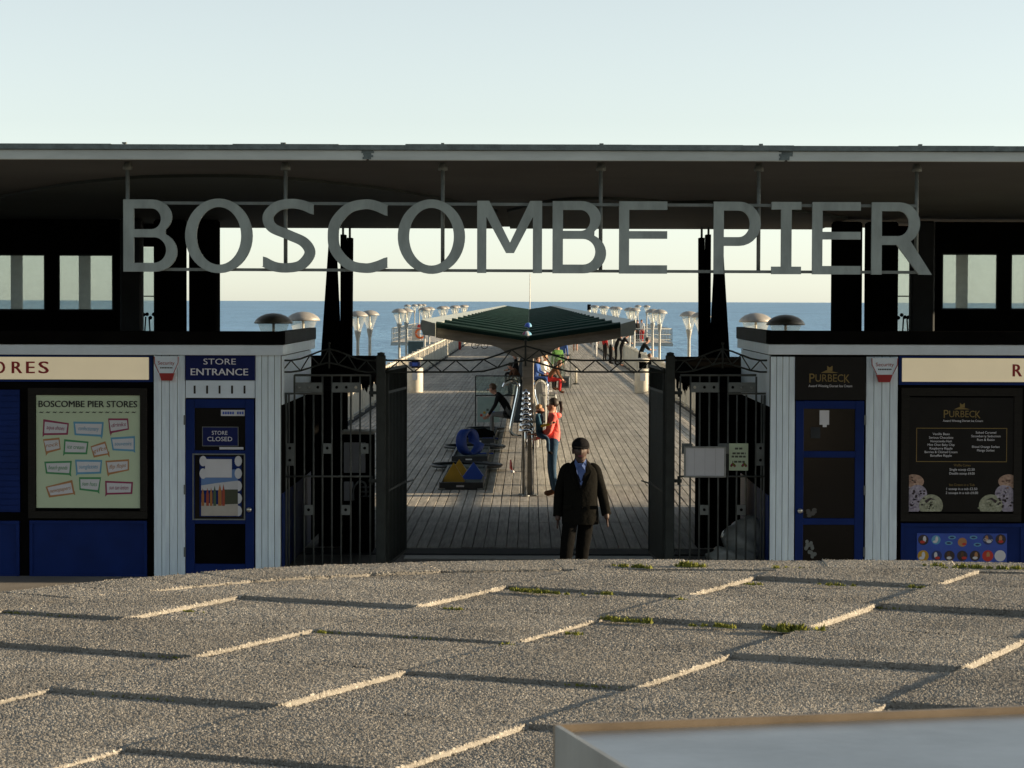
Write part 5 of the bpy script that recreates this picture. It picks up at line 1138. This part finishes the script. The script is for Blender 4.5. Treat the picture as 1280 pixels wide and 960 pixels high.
# ---- man in cap and dark jacket walking towards the camera
MYY = 28.6; MX = ax(726, MYY)
man = person('man in black cap and dark jacket walking in front of the open gate', (MX, MYY, -.03), 0, dict(
    shl=(-.14, .01, 1.39), shr=(.14, .01, 1.39), ell=(-.232, .03, 1.12), wrl=(-.246, -.02, .90), hal=(-.248, -.035, .83), elr=(.238, .02, 1.13), wrr=(.284, -.05, .92), har=(.29, -.07, .85),
    hil=(-.10, 0, .90), hir=(.075, 0, .90), knl=(-.155, -.17, .50), anl=(-.175, -.14, .09), tol=(-.19, -.31, .06), knr=(.02, .0, .49), anr=(.01, .20, .14), tor=(.01, .08, .04), hea=(0, -.015, 1.56), top=(0, -.01, 1.655)),
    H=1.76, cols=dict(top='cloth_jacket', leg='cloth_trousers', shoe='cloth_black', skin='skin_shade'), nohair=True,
    rad=dict(sh=(.05, .05), che=(.13, .10), hi=(.10, .10), kn=(.078, .08), an=(.062, .066), hea=(.074, .088), top=(.066, .08)))
k = 1.76 / 1.72
def ringloft(q, rings, m, n=28, closed_top=False):
    vs = []; 
    for z, hw, hd, y0 in rings:
        for i in range(n):
            a = 2 * math.pi * i / n; c_, s_ = math.cos(a), math.sin(a); vs.append((math.copysign(abs(c_) ** .8, c_) * hw, y0 + math.copysign(abs(s_) ** .8, s_) * hd, z))
    fs = [[r_ * n + i, r_ * n + (i + 1) % n, (r_ + 1) * n + (i + 1) % n, (r_ + 1) * n + i] for r_ in range(len(rings) - 1) for i in range(n)]
    q.add([Vector(v) * k for v in vs], fs, m, True)
q = MB(); ringloft(q, [(.80, .200, .150, .0), (.90, .202, .150, .0), (1.02, .190, .142, 0), (1.14, .184, .138, 0), (1.26, .188, .138, 0), (1.35, .190, .13, .005), (1.41, .172, .112, .01), (1.455, .120, .088, .015), (1.50, .072, .068, .02), (1.515, .066, .062, .02)], 'cloth_jacket')
for s, sx in (('l', -1), ('r', 1)):
    e = (-.232, .03, 1.12) if sx < 0 else (.238, .02, 1.13); w_ = (-.246, -.025, .885) if sx < 0 else (.285, -.055, .905)
    q.tube([Vector(p) * k for p in catmull([(sx * .10, .012, 1.425), (sx * .158, .012, 1.395), (sx * .190, .018, 1.30), e, w_], 5)], [r_ * k for r_ in [.045, .05, .054, .057, .059, .060, .061, .062, .062, .062, .062, .061, .060, .059, .058, .057, .056, .055, .054, .053, .053]], 'cloth_jacket', 14)
jk = q.build('jacket', man)
q = MB()      # lapels, front edge, pocket flaps
for sx in (-1, 1):
    q.prism([Vector(p) * k for p in [(sx * .062, -.060, 1.49), (sx * .115, -.112, 1.38), (sx * .085, -.140, 1.30), (sx * .012, -.152, 1.15), (sx * .02, -.148, 1.18), (sx * .04, -.128, 1.36)]][::sx], (0, -.008, 0), 'cloth_jacket')
    q.box(sx * .10 * k, sx * .19 * k, -.150 * k, -.138 * k, .97 * k, 1.01 * k, 'cloth_jacket')
q.build('lapels', jk)
for z in (1.12, .99):
    q = MB(); q.lathe([(.010, 0), (.010, .004)], (0, 0, 0), 'black_paint', 8)
    for v in q.v: v.x, v.y, v.z = v.x + .015, -.158 * k - v.z, v.y + z * k
    q.build('button', jk)
q = MB(); q.add([Vector(p) * k for p in [(-.052, -.100, 1.47), (.052, -.100, 1.47), (.052, -.128, 1.385), (.010, -.158, 1.235), (-.002, -.158, 1.235), (-.042, -.132, 1.375)]], [(5, 4, 3, 2, 1, 0)], 'cloth_shirt')
for sx in (-1, 1): q.prism([Vector(p) * k for p in [(sx * .060, -.045, 1.515), (sx * .066, -.085, 1.465), (sx * .045, -.135, 1.40), (sx * .012, -.122, 1.445)]][::sx], (0, -.006, 0), 'cloth_shirt')
q.build('shirt', man)
q = MB(); q.add([Vector(p) * k for p in [(-.045, -.140, 1.345), (.045, -.140, 1.345), (.012, -.160, 1.20), (-.010, -.160, 1.20)]], [(3, 2, 1, 0)], 'cloth_cap'); q.add([Vector(p) * k for p in [(-.034, -.1415, 1.375), (.034, -.1415, 1.375), (.004, -.1605, 1.262)]], [(2, 1, 0)], 'cloth_shirt'); q.build('sweater_neck', man)
def headf(qq, d):
    if d.z < -.1: f = 1 + .30 * (d.z + .1); qq.x *= f; qq.y *= (1 + .12 * (d.z + .1))
    if d.y < -.55 and abs(d.x) < .25 and -.45 < d.z < .1: qq.y -= .016 * (1 - abs(d.x) / .25)
    if d.y < -.5 and .02 < d.z < .28 and .15 < abs(d.x) < .55: qq.y += .009
    if d.y < -.6 and -.66 < d.z < -.5: qq.y -= .006
    return qq
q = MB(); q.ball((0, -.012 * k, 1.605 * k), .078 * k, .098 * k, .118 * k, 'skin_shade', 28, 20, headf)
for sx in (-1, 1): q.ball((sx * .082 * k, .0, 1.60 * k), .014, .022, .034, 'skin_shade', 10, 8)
q.build('face', man)
q = MB(); 
for sx in (-1, 1): q.ball((sx * .030 * k, -.096 * k, 1.625 * k), .013, .006, .006, 'print_black', 8, 6); q.box((sx * .030 - .018) * k, (sx * .030 + .018) * k, -.104 * k, -.094 * k, 1.643 * k, 1.650 * k, 'hair_dark')
q.box(-.024 * k, .024 * k, -.101 * k, -.094 * k, 1.545 * k, 1.551 * k, 'print_plum'); q.build('features', man)
q = MB(); q.ball((0, .0, 1.655 * k), .098 * k, .112 * k, .092 * k, 'cloth_cap', 24, 16, lambda qq, d: Vector((qq.x, qq.y, max(qq.z, -.028 + .012 * d.y))) if d.z < .2 else qq)
q.add([Vector(p) * k for p in [(-.080, -.075, 1.655), (-.072, -.125, 1.648), (-.04, -.165, 1.645), (0, -.178, 1.645), (.04, -.165, 1.645), (.072, -.125, 1.648), (.080, -.075, 1.655), (-.080, -.075, 1.640), (-.072, -.125, 1.634), (-.04, -.165, 1.632), (0, -.178, 1.632), (.04, -.165, 1.632), (.072, -.125, 1.634), (.080, -.075, 1.640)]], [(0, 1, 2, 3, 4, 5, 6), (13, 12, 11, 10, 9, 8, 7)] + [(i + 1, i, i + 7, i + 8) for i in range(6)], 'cloth_cap'); q.build('cap', man)
# ---- woman holding a child, in profile facing left
wy = 43.0; wx = ax(691, wy); ARMS = dict(ell=(-.19, -.08, 1.13), wrl=(-.08, -.30, 1.08), hal=(-.02, -.36, 1.09), elr=(.20, -.06, 1.14), wrr=(.10, -.28, 1.02), har=(.03, -.34, 1.01))
wom = person('woman in a pink hoodie and jeans holding a child by the bells', (wx, wy, 0), R(-90), dict(ARMS, che=(0, .03, 1.33), knl=(-.07, -.03, .49), anl=(-.07, .02, .085), tol=(-.08, -.15, .035), knr=(.08, .0, .49), anr=(.08, .05, .085), tor=(.09, -.12, .035)), H=1.64, cols=dict(top='cloth_pink', leg='cloth_jeans', shoe='cloth_brown'), hair='hair_dark', ponytail=True, detail=True, rad=dict(pel=(.165, .155), spi=(.15, .145), che=(.16, .15), sh=(.078, .078), el=(.055, .055), hi=(.10, .10), kn=(.07, .07)))
q = MB(); q.ball((0, .085, 1.36), .10, .065, .05, 'cloth_pink', 14, 8); q.build('hood', wom)
person('blond child in blue with yellow sleeves carried by the woman in pink', (wx - .22, wy - .10, .50), R(75), dict(hil=(-.10, 0, .90), knl=(-.17, -.28, .80), anl=(-.17, -.30, .42), tol=(-.17, -.42, .38), hir=(.10, 0, .90), knr=(.17, -.28, .80), anr=(.17, -.30, .42), tor=(.17, -.42, .38), ell=(-.24, -.10, 1.14), wrl=(-.20, -.34, 1.20), hal=(-.17, -.42, 1.23), elr=(.26, .02, 1.12), wrr=(.24, .0, .90), har=(.24, -.01, .81), che=(0, -.02, 1.33)), H=1.04, cols=dict(top='cloth_childblue', sleeve='cloth_yellow', leg='cloth_jeans', shoe='cloth_black'), hair='hair_blond', rad=dict(hea=(.12, .13), top=(.11, .12), nec=(.065, .065)))
# ---- everyone else on the pier
SIT = dict(pel=(0, .05, .52), spi=(0, .03, .72), che=(0, -.01, .93), nec=(0, -.02, 1.07), hea=(0, -.05, 1.16), top=(0, -.06, 1.26), shl=(-.175, -.01, 1.01), ell=(-.22, -.08, .75), wrl=(-.14, -.30, .66), hal=(-.10, -.38, .64), shr=(.175, -.01, 1.01), elr=(.22, -.08, .75), wrr=(.14, -.30, .66), har=(.10, -.38, .64),
           hil=(-.09, .03, .50), knl=(-.12, -.40, .52), anl=(-.12, -.38, .085), tol=(-.13, -.54, .035), hir=(.09, .03, .50), knr=(.12, -.40, .52), anr=(.12, -.38, .085), tor=(.13, -.54, .035))
LEANF = dict(SIT, che=(0, -.20, .90), nec=(0, -.30, 1.01), hea=(0, -.38, 1.07), top=(0, -.43, 1.16), shl=(-.17, -.24, .97), shr=(.17, -.24, .97), ell=(-.20, -.32, .72), elr=(.20, -.32, .72), wrl=(-.10, -.46, .52), wrr=(.10, -.46, .52), hal=(-.08, -.52, .46), har=(.08, -.52, .46), spi=(0, -.05, .72))
LEAN = dict(che=(0, -.16, 1.30), nec=(0, -.24, 1.42), hea=(0, -.31, 1.49), top=(0, -.34, 1.58), shl=(-.17, -.18, 1.37), shr=(.17, -.18, 1.37), ell=(-.22, -.36, 1.16), elr=(.22, -.36, 1.16), wrl=(-.10, -.52, 1.14), wrr=(.10, -.52, 1.14), hal=(-.06, -.58, 1.14), har=(.06, -.58, 1.14), spi=(0, -.05, 1.12))
def P(label, px, Y, rz, pose, H, **kw): return person(label, (ax(px, Y), Y, kw.pop('z', 0)), R(rz), pose, H, **kw)
P('seated man in a dark shirt bending forward left of the shelter post', 636, 62.0, -90, LEANF, 1.78, cols=dict(top='cloth_black', leg='cloth_grey', shoe='cloth_black'), hair='hair_brown')
P('seated person in dark clothes under the far left of the shelter', 645, 98, -90, SIT, 1.7, cols=dict(top='cloth_black', leg='cloth_black'), hair='hair_dark')
P('sunlit seated person in a blue top nearest the shelter post', 671, 92.0, 75, SIT, 1.7, cols=dict(top='cloth_blue', leg='cloth_blue', shoe='cloth_white'), hair='hair_brown')
P('sunlit seated person in white leaning forward on the bench', 680.5, 94.0, 70, SIT, 1.72, cols=dict(top='cloth_white', leg='cloth_black', shoe='cloth_brown'), hair='hair_blond')
P('seated person in a patterned red brown outfit on the bench', 687, 91.0, 85, LEANF, 1.66, cols=dict(top='cloth_brown', leg='cloth_red', shoe='cloth_brown'), hair='hair_brown', hair_long=.10)
P('person in a green top standing behind the bench', 697, 98.0, 20, None, 1.66, cols=dict(top='cloth_green', leg='cloth_black', shoe='cloth_black'), hair='hair_dark')
P('person in a pale blue top walking behind the seated group', 703, 112.0, 160, None, 1.70, cols=dict(top='cloth_blue', leg='cloth_white', shoe='cloth_white'), hair='hair_dark')
P('distant bare legged person walking under the shelter eave', 719, 166.0, 180, None, 1.72, cols=dict(top='cloth_white', leg='skin', shoe='cloth_white'), hair='hair_brown')
P('distant person in blue and white beside the right hand eave', 743, 150.0, 180, None, 1.75, cols=dict(top='cloth_blue', sleeve='cloth_white', leg='cloth_white', shoe='cloth_white'), hair='hair_dark')
P('distant person in a red top by the right railing', 756, 140.0, 120, None, 1.7, cols=dict(top='cloth_red', leg='cloth_black', shoe='cloth_black'), hair='hair_dark')
P('person in white top and black trousers, left of three at the right railing', 763, 133.5, 110, None, 1.75, cols=dict(top='cloth_white', leg='cloth_black', shoe='cloth_black'), hair='hair_dark')
P('person with white sleeves, middle of three at the right railing', 769.5, 131.0, 90, LEAN, 1.75, cols=dict(top='cloth_black', sleeve='cloth_white', leg='cloth_black', shoe='cloth_black'), hair='hair_dark')
P('person in black, right of three leaning on the right railing', 776, 129.0, 90, LEAN, 1.76, cols=dict(top='cloth_black', leg='cloth_black', shoe='skin'), hair='hair_brown')
P('dark haired person in black seen above the right hand bin', 800, 110.0, 95, LEAN, 1.80, cols=dict(top='cloth_black', leg='cloth_black', sleeve='skin'), hair='hair_dark')
P('brown haired person in black crouching beside the right railing', 811, 100.5, 100, SIT, 1.6, cols=dict(top='cloth_black', leg='cloth_black'), hair='hair_brown')
P('far person in dark clothes at the right of the pier head', 796.5, 208.0, 40, None, 1.78, cols=dict(top='cloth_black', leg='cloth_black'), hair='hair_dark')
P('far person in white at the right of the pier head', 801.5, 209.0, -20, None, 1.78, cols=dict(top='cloth_white', leg='cloth_red', shoe='cloth_white'), hair='hair_brown')
P('far child in red beside the lookout board on the pier head', 803, 205.5, -60, None, 1.1, cols=dict(top='cloth_red', leg='cloth_red', shoe='cloth_white'), hair='hair_dark')
P('seated person in a white cap at the far end of the bench', 676, 103.0, 80, SIT, 1.7, cols=dict(top='cloth_grey', leg='cloth_jeans', shoe='cloth_white'), hair='cloth_white')
P('seated child in a red top between the people on the bench', 684, 97.0, 78, SIT, 1.35, cols=dict(top='cloth_red', leg='cloth_brown', shoe='cloth_white'), hair='hair_blond')
P('person in brown crouching on the deck left of the far shelter', 650, 88.0, -70, LEANF, 1.62, cols=dict(top='cloth_brown', leg='cloth_black', shoe='cloth_black'), hair='hair_dark')
